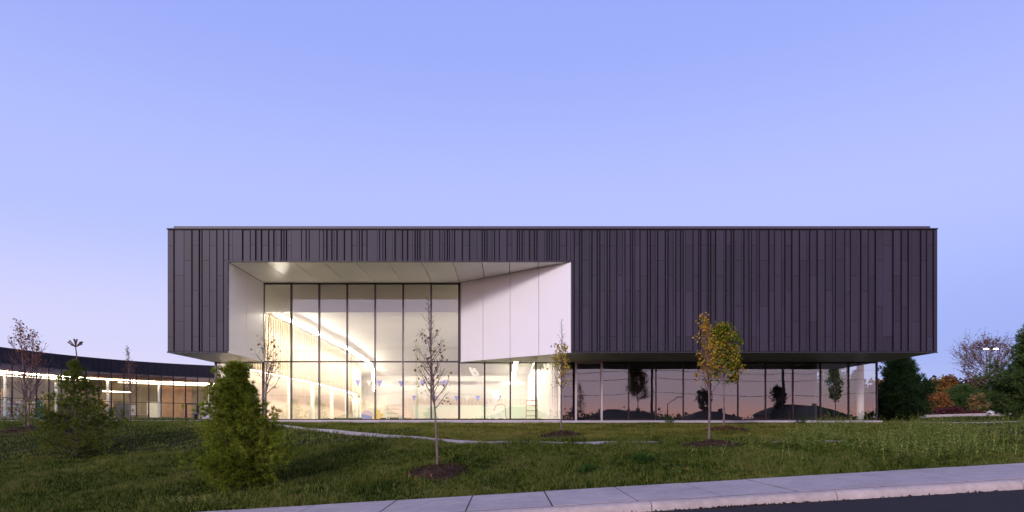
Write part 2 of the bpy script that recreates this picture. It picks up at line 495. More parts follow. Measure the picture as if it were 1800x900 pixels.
def catmull(P, n=12):
    P = [Vector(p) for p in P]
    o = []
    for i in range(1, len(P) - 2):
        a, b, c, d = P[i - 1:i + 3]
        for k in range(n):
            t = k / n
            o.append(.5 * ((2 * b) + (c - a) * t + (2 * a - 5 * b + 4 * c - d) * t * t + (3 * b - a - 3 * c + d) * t ** 3))
    o.append(P[-2])
    return o
def ribbon(name, pts, width, m, dz=.02, th=.0, kind='structure', follow=True, parent=None):
    """a strip of paving that follows the ground along a plan polyline"""
    P = []
    for a, b in zip(pts[:-1], pts[1:]):
        n = max(1, int((Vector(b) - Vector(a)).length / .6))
        for i in range(n):
            P.append(Vector(a).lerp(Vector(b), i / n))
    P.append(Vector(pts[-1]))
    mb = MB()
    vs, fs = [], []
    for i, p in enumerate(P):
        d = (P[min(i + 1, len(P) - 1)] - P[max(0, i - 1)]).normalized()
        nrm = Vector((-d.y, d.x))
        for s in (-1, 1):
            q = p + nrm * s * width / 2
            vs.append((q.x, q.y, float(zg(q.x, q.y)) + dz))
        for s in (-1, 1):
            q = p + nrm * s * width / 2
            vs.append((q.x, q.y, float(zg(q.x, q.y)) - .1))
    for i in range(len(P) - 1):
        a, b = 4 * i, 4 * i + 4
        fs += [(a, b, b + 1, a + 1), (a + 2, a, b, b + 2)[::-1], (a + 1, a + 3, b + 3, b + 1)[::-1]]
    o = mb.quadmesh(vs, fs).build(name, m, parent)
    return tag(o, kind=kind) if kind else o

# road
xs = np.arange(-120, 121, 2.0)
mb = MB()
vs = []
for x in xs:
    z = float(z_walk(x)) - .15
    vs += [(x, -.2, z - .04), (x, 5, z + .05), (x, 10.64, z)]
fs = []
for i in range(len(xs) - 1):
    a = 3 * i
    fs += [(a, a + 3, a + 4, a + 1), (a + 1, a + 4, a + 5, a + 2)]
tag(mb.quadmesh(vs, fs).build('road', M['asphalt']), kind='structure')

# sidewalk of cast slabs with open joints
sw = MB()
for x in np.arange(-40, 40, 2.0):
    z0, z1 = float(z_walk(x)) - .006, float(z_walk(x + 2)) - .006
    sw.prism([(x, 10.845), (x + 2, 10.845), (x + 2, 13.28), (x, 13.28)], [z0 - .15, z1 - .15, z1 - .15, z0 - .15], [z0, z1, z1, z0])
sidewalk = tag(sw.build('sidewalk', M['sealant']), kind='structure')
joints = [-5.73, -3.98, -2.28, -.70, .79, 2.25, 3.67, 4.98]
while joints[0] > -14: joints.insert(0, joints[0] - 1.7)
while joints[-1] < 14: joints.append(joints[-1] + 1.45)
for a, b in zip(joints[:-1], joints[1:]):
    g = .013
    a, b = a + g, b - g
    s = MB()
    za, zb = float(z_walk(a)), float(z_walk(b))
    j = rnd.uniform(-.004, .004)
    s.prism([(a, 10.92), (b, 10.92), (b, 13.3 + rnd.uniform(-.01, .01)), (a, 13.3 + rnd.uniform(-.01, .01))], [za - .13, zb - .13, zb - .13, za - .13],
            [za + j, zb + j, zb + j, za + j])
    s.build('slab', M['concrete'], sidewalk)
# kerb
kb = MB()
for x in np.arange(-40, 40, 2.0):
    z0, z1 = float(z_walk(x)) - .05, float(z_walk(x + 2)) - .05
    kb.prism([(x, 10.66), (x + 2, 10.66), (x + 2, 10.83), (x, 10.83)], [z0 - .4, z1 - .4, z1 - .4, z0 - .4], [z0, z1, z1, z0])
kerb = tag(kb.build('kerb', M['mulch']), kind='structure')
kx = [-14.0, -10.6, -7.3, -4.1, -.9, 2.42, 5.5, 8.6, 11.7, 14.8]
prof = [(10.84, 0), (10.74, -.002), (10.675, -.012), (10.635, -.04), (10.612, -.09), (10.60, -.17), (10.60, -.4), (10.84, -.4)]
for a, b in zip(kx[:-1], kx[1:]):
    a, b = a + .008, b - .008
    st = MB()
    n = 6
    vs = []
    for i in range(n + 1):
        x = a + (b - a) * i / n
        z = float(z_walk(x))
        vs += [(x, y, z + dz) for y, dz in prof]
    k = len(prof)
    fs = [(i * k + j, i * k + (j + 1) % k, (i + 1) * k + (j + 1) % k, (i + 1) * k + j) for i in range(n) for j in range(k)]
    fs += [tuple(range(k - 1, -1, -1)), tuple(n * k + j for j in range(k))]
    st.quadmesh(vs, fs).build('kerb_stone', M['kerb'], kerb)

# footpath along the top of the bank and the plaza before the curved wing
path_pts = [(-20.5, 41.5), (-15.5, 34.5), (-11.2, 29.6), (-8.0, 26.2), (-5.1, 23.2), (-2.2, 20.6), (.2, 19.4), (2.4, 19.1), (6.5, 19.2), (12.5, 19.6)]
path_pts = [tuple(v) for v in (lambda P: catmull(P, 5))([(-24, 46)] + path_pts + [(16, 19.8)])]
ribbon('footpath', path_pts, .8, M['concrete'], .02)
ribbon('plaza_paving', [(-75, 52), (-50, 58), (-30, 62), (-17, 62)], 6.0, M['concrete'], .03)
ribbon('plaza_walk', [(-60, 44), (-34, 46), (-18, 45)], 2.2, M['concrete'], .03)
ribbon('side_path', [(20.9, 33.9), (27.5, 34.6)], 1.0, M['concrete'], .03)
ribbon('parking_kerb', [(40, 62), (70, 66), (90, 70)], .5, M['concrete'], .28)
ribbon('parking_asphalt', [(40, 70), (90, 78)], 12, M['asphalt'], .02)

# ------------------------------------------------------------------ main building
YF, YG = 30.0, 34.5
XL, XR = -15.94, 20.27
ZB, ZT = 4.94, 10.77
RXL, RXR, RZ = -13.09, 3.02, 9.22            # recess opening
SBX = -2.55                                   # where the slanted wall meets the glass
FLOOR = 1.80
HX = 2.98                                     # right-hand wall of the lit hall
pav = root('pavilion_building', (2.0, 32.0, 1.66), 'dark violet-grey metal clad two-storey building with white recess and glazed ground floor', 'building')
def part(mb, name, m, kind=None, smooth=False):
    o = mb.build(name, M[m], pav, smooth)
    if kind: o['kind'] = kind
    return o
def slant_y(x):
    return YF + (RXR - x) / (RXR - SBX) * (YG - YF)

# solid masses behind the cladding
part(MB().prism([(XL + .04, YF + .07), (RXL - .05, YF + .07), (RXL - .05, YG - .1), (XL + .04, YG - .1)], ZB + .03, ZT - .03), 'upper_wall', 'clad_back')
part(MB().prism([(RXR + .09, YF + .07), (XR - .04, YF + .07), (XR - .04, YG - .1), (SBX + .14, YG - .1)], ZB + .03, ZT - .03), 'upper_wall', 'clad_back')
part(MB().box(RXL - .045, RXR + .2, YF + .07, YG - .1, RZ + .08, ZT - .032), 'upper_wall', 'clad_back')
part(MB().box(XL + .03, XR - .03, YG - .095, 92, 10.0, ZT - .02), 'roof', 'trim')
part(MB().box(XL + .02, XL + .12, YG - .095, 49.5, ZB + .02, 9.99), 'upper_wall', 'trim')
part(MB().box(XR - .25, XR - .02, YG - .095, 92, ZB + .02, 9.99), 'upper_wall', 'trim')
part(MB().box(XR - .30, XR - .2, 44.0, 92, 1.4, ZB + .015), 'rear_side_wall', 'trim')
part(MB().box(XL + .03, XL + .11, 41.0, 49.5, 1.4, ZB + .015), 'rear_side_wall', 'trim')

# cladding strips: edges surveyed along the facade, joints staggered in three courses
edges_px = [294, 305.5, 323, 337, 350, 355, 368, 381, 393, 402,
            409, 426, 440, 449, 453, 459, 472, 481, 485, 494, 499, 503, 512, 530, 538, 543.5, 561, 569, 574, 583, 587, 592, 605, 618, 627.5, 631.6, 636, 645, 663, 667, 673, 677, 690, 694]
pat = [13.3, 4.3, 9, 4.4, 8.7, 4.3, 4.3, 13.3, 9, 4.3, 8.7, 13, 4.3, 4.3, 8.8]
i = 0
while edges_px[-1] < 985:
    edges_px.append(edges_px[-1] + pat[(i * 4 + i // 5) % len(pat)]); i += 1
edges_px += [1003] + [1000 + v / 3.46 for v in (33, 63, 78, 125, 140, 172, 188, 217, 233, 248, 292, 325, 341, 374, 387, 402, 432, 478, 495, 525, 540, 587, 603, 634, 650, 680, 695, 710, 755, 788, 803, 833, 848, 863, 893, 942, 955, 987, 1003, 1050, 1065, 1095, 1110, 1141)]
edges_px += [1330 + v / 3.215 for v in (15, 70, 100, 143, 160, 200, 243, 285, 300, 343, 388, 430, 445, 498, 530, 575, 590, 630, 672, 716, 772, 818, 858, 875, 928, 960, 1000)] + [1648]
exs = [ax(e, YF) for e in edges_px]
exs[0], exs[-1] = XL, XR
course = 26.7 * YF / FPX
pieces = []
for c, (a, b) in enumerate(zip(exs[:-1], exs[1:])):
    bot = ZB + .07 if (b <= RXL + .08 or a >= RXR - .08) else RZ + .05
    top = ZT - .06
    ph = (c * 2) % 3
    cuts = [top]
    z = at(0, 431, YF).z - ph * course
    while z > bot + .12:
        if z < top - .12: cuts.append(z)
        z -= 3 * course
    cuts.append(bot)
    proud = (0, .030, .014, .040, .008)[(c * 7 + c // 3) % 5] + rnd.uniform(0, .004)
    for zt, zb in zip(cuts[:-1], cuts[1:]):
        pieces.append((a + .009, b - .009, zb + .006, zt - .006, proud))
pieces.sort(key=lambda p: -((p[1] - p[0]) * (p[3] - p[2])) - (10 if p[1] - p[0] > .2 else 0))
rest = MB()
for k, (a, b, zb, zt, pr) in enumerate(pieces):
    y0 = YF + .04 - pr
    if k < 300:
        part(MB().box(a, b, y0, YF + .065, zb, zt), 'cladding_panel', 'clad')
    else:
        rest.box(a, b, y0, YF + .065, zb, zt)
part(rest, 'narrow_cladding_panels', 'clad', 'stuff')
seams = MB()
for c, e in enumerate(exs[1:-1]):
    if (c * 5 + c // 4) % 7 < 4:
        zb = ZB + .06 if (e < RXL - .05 or e > RXR + .05) else RZ + .05
        seams.box(e - .019, e + .019, YF - .012, YF + .06, zb, ZT - .05)
part(seams, 'standing_seams', 'clad_back', 'stuff')
# trims, coping, parapet
part(MB().box(XL - .015, XR + .015, YF - .03, YF + .25, ZT - .03, ZT + .025), 'coping', 'trim')
part(MB().box(XL + .16, XR - .16, YF + .28, YF + .42, ZT - .025, ZT + .21), 'parapet_cap', 'coping')
part(MB().box(XL, RXL - .03, YF - .02, YF + .06, ZB - .005, ZB + .055), 'edge_trim', 'trim')
part(MB().box(RXR + .06, XR, YF - .02, YF + .06, ZB - .005, ZB + .055), 'edge_trim', 'trim')
part(MB().box(RXL - .03, RXR + .05, YF - .02, YF + .06, RZ - .015, RZ + .045), 'edge_trim', 'trim')
part(MB().box(RXL - .045, RXL, YF - .02, YF + .06, ZB - .004, RZ - .02), 'edge_trim', 'trim')
part(MB().box(XL - .01, XL + .015, YF + .06, 60, ZB + .01, ZT - .035), 'side_cladding', 'clad')
part(MB().box(XR - .03, XR + .01, YF + .06, YG + 40, ZB + .01, ZT - .035), 'side_cladding', 'clad')

# recess: pale soffit panels, white reveal panels
MXU = [-13.13 + 1.5114 * k for k in range(8)]
sx_edges = [RXL] + [ax(v, YF) for v in (463, 515, 568, 624, 681, 740, 796, 847, 896, 947)] + [RXR]
for a, b in zip(sx_edges[:-1], sx_edges[1:]):
    a2, b2 = a + .016, b - .016
    if b2 <= SBX:
        poly = [(a2, YF + .07), (b2, YF + .07), (b2, YG - .06), (a2, YG - .06)]
    else:
        poly = [(a2, YF + .07), (b2, YF + .07), (b2, max(YF + .08, slant_y(b2) - .03)), (a2, min(YG - .06, slant_y(a2) - .03))]
    part(MB().prism(poly, RZ, RZ + .05), 'recess_soffit_panel', 'soffit_pale')
for y0, y1 in ((YF - .005, 32.15), (32.165, YG - .07)):
    part(MB().box(RXL - .04, RXL, y0, y1, ZB + .0, RZ - .018), 'reveal_panel', 'white')
dvec = Vector((SBX - RXR, YG - YF, 0)); nrm = Vector((dvec.y, -dvec.x, 0)).normalized()   # away from the opening
if nrm.x < 0: nrm = -nrm
ts = [0, .258, .508, .762, .985]
for t0, t1 in zip(ts[:-1], ts[1:]):
    p0 = Vector((RXR, YF - .01, 0)) + dvec * (t0 + (.002 if t0 else 0)); p1 = Vector((RXR, YF - .01, 0)) + dvec * (t1 - .002)
    q0, q1 = p0 + nrm * .05, p1 + nrm * .05
    poly = [(p1.x, p1.y), (p0.x, p0.y), (q0.x, q0.y), (q1.x, q1.y)]
    part(MB().prism(poly, ZB + .0, RZ - .006), 'slanted_wall_panel', 'white')
# lower soffit panels
e = XL + .03
lows = [XL + .03, -14.5, RXL - .05]
for a, b in zip(lows[:-1], lows[1:]):
    part(MB().box(a + .006, b - .006, YF + .065, YG - .03, ZB - .002, ZB + .028), 'soffit_panel', 'soffit_dark')
MXR = [ax(v, YG) for v in (1057, 1105, 1153, 1201, 1249, 1297, 1345.5, 1393.5, 1442, 1491.5, 1541)]
lows = [SBX + .06, -1.17, .215, 1.6, RXR + .06] + [3.7] + MXR[:-1] + [XR - .03]
for a, b in zip(lows[:-1], lows[1:]):
    a2, b2 = a + .006, b - .006
    if b2 < RXR + .06:
        ya, yb = min(YG - .035, slant_y(a2) + .08), slant_y(b2) + .08
        poly = [(a2, ya), (b2, yb), (b2, YG - .03), (a2, YG - .03)]
    else:
        poly = [(a2, YF + .065), (b2, YF + .065), (b2, YG - .03), (a2, YG - .03)]
    part(MB().prism(poly, ZB - .002, ZB + .028), 'soffit_panel', 'soffit_dark')

# plinth and steps
part(MB().box(-15.85, 20.2, YG - .22, YG + .4, 1.35, FLOOR - .02), 'plinth', 'plinth')
part(MB().box(2.9, 20.75, YG - .75, YG - .225, 1.3, 1.62), 'plinth_step', 'plinth')
part(MB().box(-15.7, 20.1, YG + .4, 92, 1.4, FLOOR - .03), 'floor_slab', 'plinth')

# curtain wall
def mullion(x, z0, z1, m='bronze', wd=.085, y0=YG - .07, y1=YG + .10):
    part(MB().box(x - wd / 2, x + wd / 2, y0, y1, z0, z1), 'mullion', m)
def rail(x0, x1, z, h=.07, m='bronze', y0=YG - .05, y1=YG + .08):
    part(MB().box(x0, x1, y0, y1, z - h / 2, z + h / 2), 'transom', m)
def pane(x0, x1, z0, z1):
    part(MB().box(x0, x1, YG, YG + .012, z0, z1).__class__().quadmesh([(x0, YG, z0), (x1, YG, z0), (x1, YG, z1), (x0, YG, z1)], [(0, 1, 2, 3)]), 'glass_pane', 'glass')
ZS = 4.955
for k, x in enumerate(MXU):
    mullion(x, FLOOR, RZ - .02, wd=.11 if k in (0, 7) else .075)
for a, b in zip(MXU[:-1], MXU[1:]):
    rail(a + .04, b - .04, ZS, .075); rail(a + .04, b - .04, RZ - .055, .07); rail(a + .04, b - .04, FLOOR + .03, .06)
    pane(a + .038, b - .038, FLOOR + .06, ZS - .037)
    pane(a + .038, b - .038, ZS + .037, RZ - .09)
lowm = [-15.7, -14.42, MXU[0]]
for x in lowm[:-1]: mullion(x, FLOOR, ZB - .01)
for a, b in zip(lowm[:-1], lowm[1:]):
    rail(a + .04, b - .04, ZB - .045, .06); rail(a + .04, b - .04, FLOOR + .03, .06)
    pane(a + .038, b - .038, FLOOR + .06, ZB - .075)
lowm = [MXU[7], -1.17, .215, 1.6, 2.98, 3.62]
for x in lowm[1:-1]: mullion(x, FLOOR, ZB - .01)
for a, b in zip(lowm[:-1], lowm[1:]):
    rail(a + .04, b - .04, ZB - .045, .06); rail(a + .04, b - .04, FLOOR + .03, .06)
    pane(a + .038, b - .038, FLOOR + .06, ZB - .075)
# framed glazed door
DX0, DX1 = ax(1012, YG), ax(1057, YG)
door = part(MB().box(DX0 - .05, DX0 + .05, YG - .16, YG + .1, 1.64, ZB - .012).box(DX1 - .05, DX1 + .05, YG - .16, YG + .1, 1.64, ZB - .012)
            .box(DX0 + .05, DX1 - .05, YG - .14, YG + .08, ZB - .09, ZB - .014).box(DX0 + .05, DX1 - .05, YG - .14, YG + .08, 1.642, 1.70), 'glazed_door', 'alu')
MB().quadmesh([(DX0 + .045, YG - .03, 1.69), (DX1 - .045, YG - .03, 1.69), (DX1 - .045, YG - .03, ZB - .08), (DX0 + .045, YG - .03, ZB - .08)], [(0, 1, 2, 3)]).build('door_pane', M['glass'], door)
for x in MXR[1:]: mullion(x, FLOOR, ZB - .01, wd=.05)
mr_ = [DX1 + .01] + MXR[1:]
for a, b in zip(mr_[:-1], mr_[1:]):
    rail(a + .03, b - .03, ZB - .045, .06); rail(a + .03, b - .03, FLOOR + .02, .04)
    pane(a + .026, b - .026, FLOOR + .04, ZB - .075)
# glazed side wall at the open corner
GXS = MXR[-1]
for y in (36.0, 37.5, 39.0, 40.5, 42.0, 43.5):
    part(MB().box(GXS - .06, GXS + .04, y - .025, y + .025, FLOOR, ZB - .01), 'mullion', 'bronze')
ys_ = [YG + .1, 36.0, 37.5, 39.0, 40.5, 42.0, 43.5]
for a, b in zip(ys_[:-1], ys_[1:]):
    part(MB().quadmesh([(GXS, a + .02, FLOOR + .02), (GXS, b - .02, FLOOR + .02), (GXS, b - .02, ZB - .02), (GXS, a + .02, ZB - .02)], [(0, 1, 2, 3)]), 'glass_pane', 'glass')
part(MB().box(13.0, XR - .3, YG + .1, 44.0, ZB - .02, ZB + .02), 'corner_room_ceiling', 'soffit_dark')
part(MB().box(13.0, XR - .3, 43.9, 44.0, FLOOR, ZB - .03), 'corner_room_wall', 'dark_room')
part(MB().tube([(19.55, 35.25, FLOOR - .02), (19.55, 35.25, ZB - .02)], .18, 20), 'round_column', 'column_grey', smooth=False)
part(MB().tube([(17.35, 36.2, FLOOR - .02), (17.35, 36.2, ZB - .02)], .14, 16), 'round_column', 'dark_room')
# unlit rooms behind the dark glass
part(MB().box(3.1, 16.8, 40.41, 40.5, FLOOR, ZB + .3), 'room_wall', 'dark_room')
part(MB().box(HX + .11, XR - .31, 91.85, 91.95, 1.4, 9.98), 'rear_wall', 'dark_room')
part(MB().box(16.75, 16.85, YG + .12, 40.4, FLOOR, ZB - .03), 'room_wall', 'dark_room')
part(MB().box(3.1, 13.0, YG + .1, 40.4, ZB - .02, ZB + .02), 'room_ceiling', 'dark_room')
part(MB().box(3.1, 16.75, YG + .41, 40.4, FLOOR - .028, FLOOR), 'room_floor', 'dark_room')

# lit hall
HCZ = 7.9
wall_plan = [(-14.7, 36.2), (-14.7, 44), (-14.75, 50), (-15.0, 57), (-15.45, 64), (-16.4, 71), (-17.8, 78), (-19.6, 85), (-21.2, 90)]
part(MB().prism([(-15.62, YG + .401), (2.9, YG + .401), (2.9, 91), (-23, 91), (-21, 80), (-16.9, 66), (-15.62, 50)], FLOOR - .028, FLOOR + .002), 'hall_floor', 'hall_floor')
part(MB().box(HX, HX + .1, YG + .12, 91, FLOOR, 10.0), 'hall_side_wall', 'hall_white')
part(MB().box(-23, HX, 90.0, 90.1, FLOOR - .03, 10.0), 'hall_back_wall', 'hall_white')
cp = [(-15.55, 36.2)] + [(HX, 36.2), (HX, 90.0), (-23, 90.0)] + [(x - 1.2, y) for x, y in wall_plan[::-1][:-2]]
part(MB().prism(cp, HCZ + .42, HCZ + .5), 'hall_ceiling', 'hall_white')
part(MB().box(-15.55, HX, 36.1, 36.2, HCZ, 9.9), 'hall_bulkhead', 'hall_white')
part(MB().box(-15.55, HX, YG + .15, 36.1, 9.45, 9.55), 'lobby_ceiling', 'hall_white')
part(MB().box(-15.62, -15.55, YG + .12, 36.2, FLOOR, 9.9), 'lobby_side_wall', 'hall_white')
part(MB().box(-15.55, MXU[0] - .06, YG + .12, YG + .2, ZB + .02, 9.5), 'upper_lining', 'hall_white')
part(MB().prism([(MXU[7] + .06, YG + .12), (HX, YG + .12), (HX, YG + .2), (MXU[7] + .06, YG + .2)], ZB + .02, 9.5), 'upper_lining', 'hall_white')
# shallow metal ribs under the ceiling
y = 36.45
while y < 89:
    part(MB().box(-14.6, HX - .06, y, y + .14, HCZ + .36, HCZ + .415), 'ceiling_rib', 'hall_white')
    y += .42 if y < 62 else .8
# curved slatted side wall above an aisle of columns
fas, back = MB(), MB()
for (x0, y0), (x1, y1) in zip(wall_plan[:-1], wall_plan[1:]):
    fas.prism([(x0 - .1, y0), (x0, y0), (x1, y1), (x1 - .1, y1)], 4.75, HCZ + .41)
    back.prism([(x0 - 1.1, y0), (x0 - 1.0, y0), (x1 - 1.0, y1), (x1 - 1.1, y1)], FLOOR, HCZ + .41)
part(fas, 'slatted_upper_wall', 'slat')
part(back, 'aisle_wall', 'slat')
def along(plan, s):
    for a, b in zip(plan[:-1], plan[1:]):
        a, b = Vector(a), Vector(b)
        l = (b - a).length
        if s <= l: return a.lerp(b, s / l), (b - a).normalized()
        s -= l
    return Vector(plan[-1]), (Vector(plan[-1]) - Vector(plan[-2])).normalized()
s = .3
k = 0
while s < 54 and k < 130:
    p, d = along(wall_plan, s)
    n_ = Vector((d.y, -d.x))
    q = p + n_ * .03
    part(MB().bar((q.x, q.y, 4.8), (q.x, q.y, HCZ + .30), .06, .14, up=(d.x, d.y, 0)), 'wall_slat', 'slat')
    s += .42; k += 1
for s in (7.2, 12.5, 18.5, 25, 32, 40, 48):
    p, d = along(wall_plan, s)
    part(MB().tube([(p.x - .05, p.y, FLOOR), (p.x - .05, p.y, 4.74)], .16, 14), 'aisle_column', 'column_white')
# back wall wood slat dado
for k in range(46):
    x = -20.6 + k * .52
    if x < HX - .1:
        part(MB().box(x, x + .40, 89.9, 89.98, FLOOR + .05, 5.2), 'dado_board', 'dado')
# side wall fins on the right
for k in range(9):
    y = 37 + k * 1.9
    part(MB().box(HX - .22, HX - .02, y, y + .5, FLOOR, 6.8 if k % 2 else 5.2), 'pilaster', 'steel_white')

# ------------------------------------------------------------------ things inside the hall
cl = root('curved_light', (-12.8, 36.6, 7.8), 'long glowing curved ceiling light line seen through the tall glazing', 'light')
lp = [(-12.85, 35.9, 7.72), (-12.85, 40, 7.74), (-12.85, 46, 7.75), (-12.95, 52, 7.75), (-13.3, 58, 7.75), (-13.9, 65, 7.75), (-15.1, 72, 7.72), (-16.3, 78, 7.5), (-17.2, 83, 7.05), (-18.2, 88, 6.2)]
lm_, hm_, um_ = MB(), MB(), MB()
for a, b in zip(lp[:-1], lp[1:]):
    lm_.bar(a, b, .24, .06)
    a2, b2 = (a[0], a[1], a[2] + .07), (b[0], b[1], b[2] + .07)
    hm_.bar(a2, b2, .28, .04)
    um_.bar((a[0], a[1], a[2] + .115), (b[0], b[1], b[2] + .10), .2, .02)
lm_.build('diffuser', M['light_hall'], cl); hm_.build('housing', M['steel_white'], cl); um_.build('added_uplight', M['fill_up'], cl)  # upward strip is added to lighten the ceiling beside the lamp
rl = root('straight_light', (.9, 40, 7.8), 'short straight ceiling light glowing above the low right-hand panes', 'light')
MB().bar((.95, 38, 7.75), (.95, 88, 7.75), .40, .06).build('diffuser', M['light_hall_wide'], rl)
MB().bar((.95, 38, 7.82), (.95, 88, 7.82), .42, .06).build('housing', M['steel_white'], rl)
part(MB().box(-15.3, HX, YG + .18, YG + .24, 9.2, 9.44), 'lobby_lintel', 'hall_white')

cv = root('hidden_fill_cove', (2.6, 46, 6.5), 'added unseen upward fill light on the right-hand hall wall behind the slanted white wall', 'light')  # unseen emitter added to fill the hall with bounced light
MB().box(2.35, 2.9, 37, 57, 6.60, 6.63).build('diffuser', M['fill_cove'], cv)
MB().box(2.28, 2.34, 36.9, 57.1, 6.45, 6.85).box(2.34, 2.97, 36.9, 57.1, 6.45, 6.58).build('trough', M['steel_white'], cv)
bw = root('added_back_fill', (-8, 88.3, 7.3), 'added thin fill light brightening the far back wall of the hall', 'light')  # added emitter brightens the back wall, hidden behind its housing
MB().quadmesh([(-19, 88.4, 7.1), (2.5, 88.4, 7.1), (2.5, 88.4, 7.4), (-19, 88.4, 7.4)], [(0, 3, 2, 1)]).build('diffuser', M['fill_back'], bw)
MB().box(-19.1, 2.6, 88.2, 88.38, 7.0, 7.5).build('trough', M['steel_white'], bw)
al = root('added_aisle_fill', (-15.2, 36.6, 4.7), 'added fill light under the gallery edge above the row of white columns', 'light')  # added strip that brightens the dim aisle under the header
a_, h_ = MB(), MB()
for (x0, y0), (x1, y1) in zip(wall_plan[:-1], wall_plan[1:]):
    a_.bar((x0 - .55, y0, 4.86), (x1 - .55, y1, 4.86), .2, .05)
    h_.bar((x0 - .55, y0, 4.92), (x1 - .55, y1, 4.92), .8, .05)
a_.build('diffuser', M['fill_aisle'], al); h_.build('housing', M['steel_white'], al)

def pennants(x0, x1, Y, z, n, label, blue_first):
    r = root('pennant_line', ((x0 + x1) / 2, Y, z - .4), label, 'pennants', 'pennant lines over the pool')
    MB().tube([(x0, Y, z), ((x0 + x1) / 2, Y, z - .06), (x1, Y, z)], .012, 5).build('cord', M['steel_white'], r)
    for k in range(n):
        x = x0 + (x1 - x0) * (k + .5) / n
        zz = z - .06 * (1 - abs(2 * (k + .5) / n - 1))
        s_, h_ = .20, .46
        MB().quadmesh([(x - s_, Y - .006, zz), (x + s_, Y - .006, zz), (x + rnd.uniform(-.03, .03), Y - .02, zz - h_), (x - s_, Y + .006, zz), (x + s_, Y + .006, zz), (x, Y, zz - h_)],
                      [(0, 2, 1), (3, 4, 5), (0, 1, 4, 3), (1, 2, 5, 4), (2, 0, 3, 5)]).build('pennant', M['blue_flag' if (k + blue_first) % 2 else 'white_flag'], r)
pennants(ax(620, 46), ax(790, 46), 46, at(0, 668, 46).z, 9, 'upper string of blue and white triangular pennants left of the slanted wall', 1)
pennants(ax(700, 52), ax(905, 52), 52, at(0, 695, 52).z, 11, 'lower string of blue and white triangular pennants running under the slanted wall', 0)

# low glazed pool screen
ps = root('pool_screen', (-3, 50, FLOOR), 'low pale green glass screen across the pool hall floor', 'screen')
xa, xb = ax(725, 50), ax(962, 50)
nP = 7
for k in range(nP):
    x0 = xa + (xb - xa) * k / nP; x1 = xa + (xb - xa) * (k + 1) / nP
    MB().box(x0 + .04, x1 - .04, 50, 50.04, FLOOR + .22, 3.05).build('screen_panel', M['green_glass'], ps)
    MB().box(x0 - .03, x0 + .03, 49.97, 50.07, FLOOR, 3.12).build('post', M['steel_white'], ps)
MB().box(xa, xb, 50.0, 50.05, FLOOR + .02, FLOOR + .20).build('kick_rail', M['pine_mid'], ps)
# stair frame / slide beam leaning towards the left
sl = root('diving_ladder', (-.9, 40, FLOOR), 'white sloping ladder tower leaning up to the left beneath the slanted wall', 'ladder')
for dx in (0, .55):
    a = at(826, 646, 40); b = at(874, 740, 40)
    MB().bar((a.x + dx * .4, 40 + dx, a.z), (b.x + dx, 40 + dx, FLOOR), .16, .10, up=(0, 1, 0)).build('stringer', M['steel_white'], sl)
for k in range(11):
    t = (k + .7) / 11.5
    p = at(826, 646, 40).lerp(at(874, 740, 40), t)
    MB().bar((p.x + .0, 40, p.z), (p.x + .22 + .3 * t, 40.55, p.z), .05, .05).build('tread', M['steel_white'], sl)
MB().tube([at(868, 722, 39.6), at(872, 713, 39.6), at(880, 710, 39.6), at(888, 713, 39.6), (at(890, 735, 39.6).x, 39.6, FLOOR)], .035, 8).build('handrail', M['steel_warm'], sl)
sg = root('timing_board', (ax(875, 44), 44, FLOOR), 'white box sign on a thin post beside the sloping ladder', 'sign')
MB().bar((ax(875, 44), 44, FLOOR), (ax(871, 44), 44, at(0, 702, 44).z), .07, .07).build('post', M['steel_white'], sg)
p0, p1 = at(862, 702, 44), at(878, 686, 44)
MB().box(p0.x, p1.x, 43.8, 44.1, p0.z, p1.z).build('board', M['white_flag'], sg)
# pool ladder with rungs
pl = root('rung_ladder', (ax(933, 41), 41, FLOOR), 'tan upright rung ladder standing behind the third pane under the slanted wall', 'ladder')
for x in (925, 945):
    MB().tube([(ax(x, 41), 41, FLOOR), (ax(x, 41), 41, at(0, 703, 41).z), (ax(x, 41), 41.4, at(0, 699, 41).z)], .035, 8).build('rail', M['steel_warm'], pl)
for y in (704, 713, 722, 731):
    z = at(0, y, 41).z
    MB().box(ax(925, 41), ax(945, 41), 40.97, 41.05, z - .03, z + .03).build('rung', M['steel_warm'], pl)
# lifeguard chair
lc = root('lifeguard_chair', (ax(692, 47), 47, FLOOR), 'white high lifeguard chair frame inside the fifth tall pane', 'chair')
x0, x1 = ax(681, 47), ax(705, 47)
zt = at(0, 712, 47).z
for x in (x0, x1):
    for y in (46.6, 47.5):
        MB().bar((x + (.15 if x == x0 else -.15), y, zt), (x, y, FLOOR), .07, .07).build('leg', M['steel_white'], lc)
for k in range(4):
    z = FLOOR + .25 + k * .3
    MB().box(x0 + .05, x1 - .05, 46.56, 46.62, z, z + .05).build('rung', M['steel_warm'], lc)
MB().box(x0 + .1, x1 - .1, 46.55, 47.55, zt, zt + .06).build('seat', M['steel_white'], lc)
MB().box(x0 + .12, x1 - .12, 47.45, 47.52, zt + .06, zt + .6).build('backrest', M['steel_white'], lc)
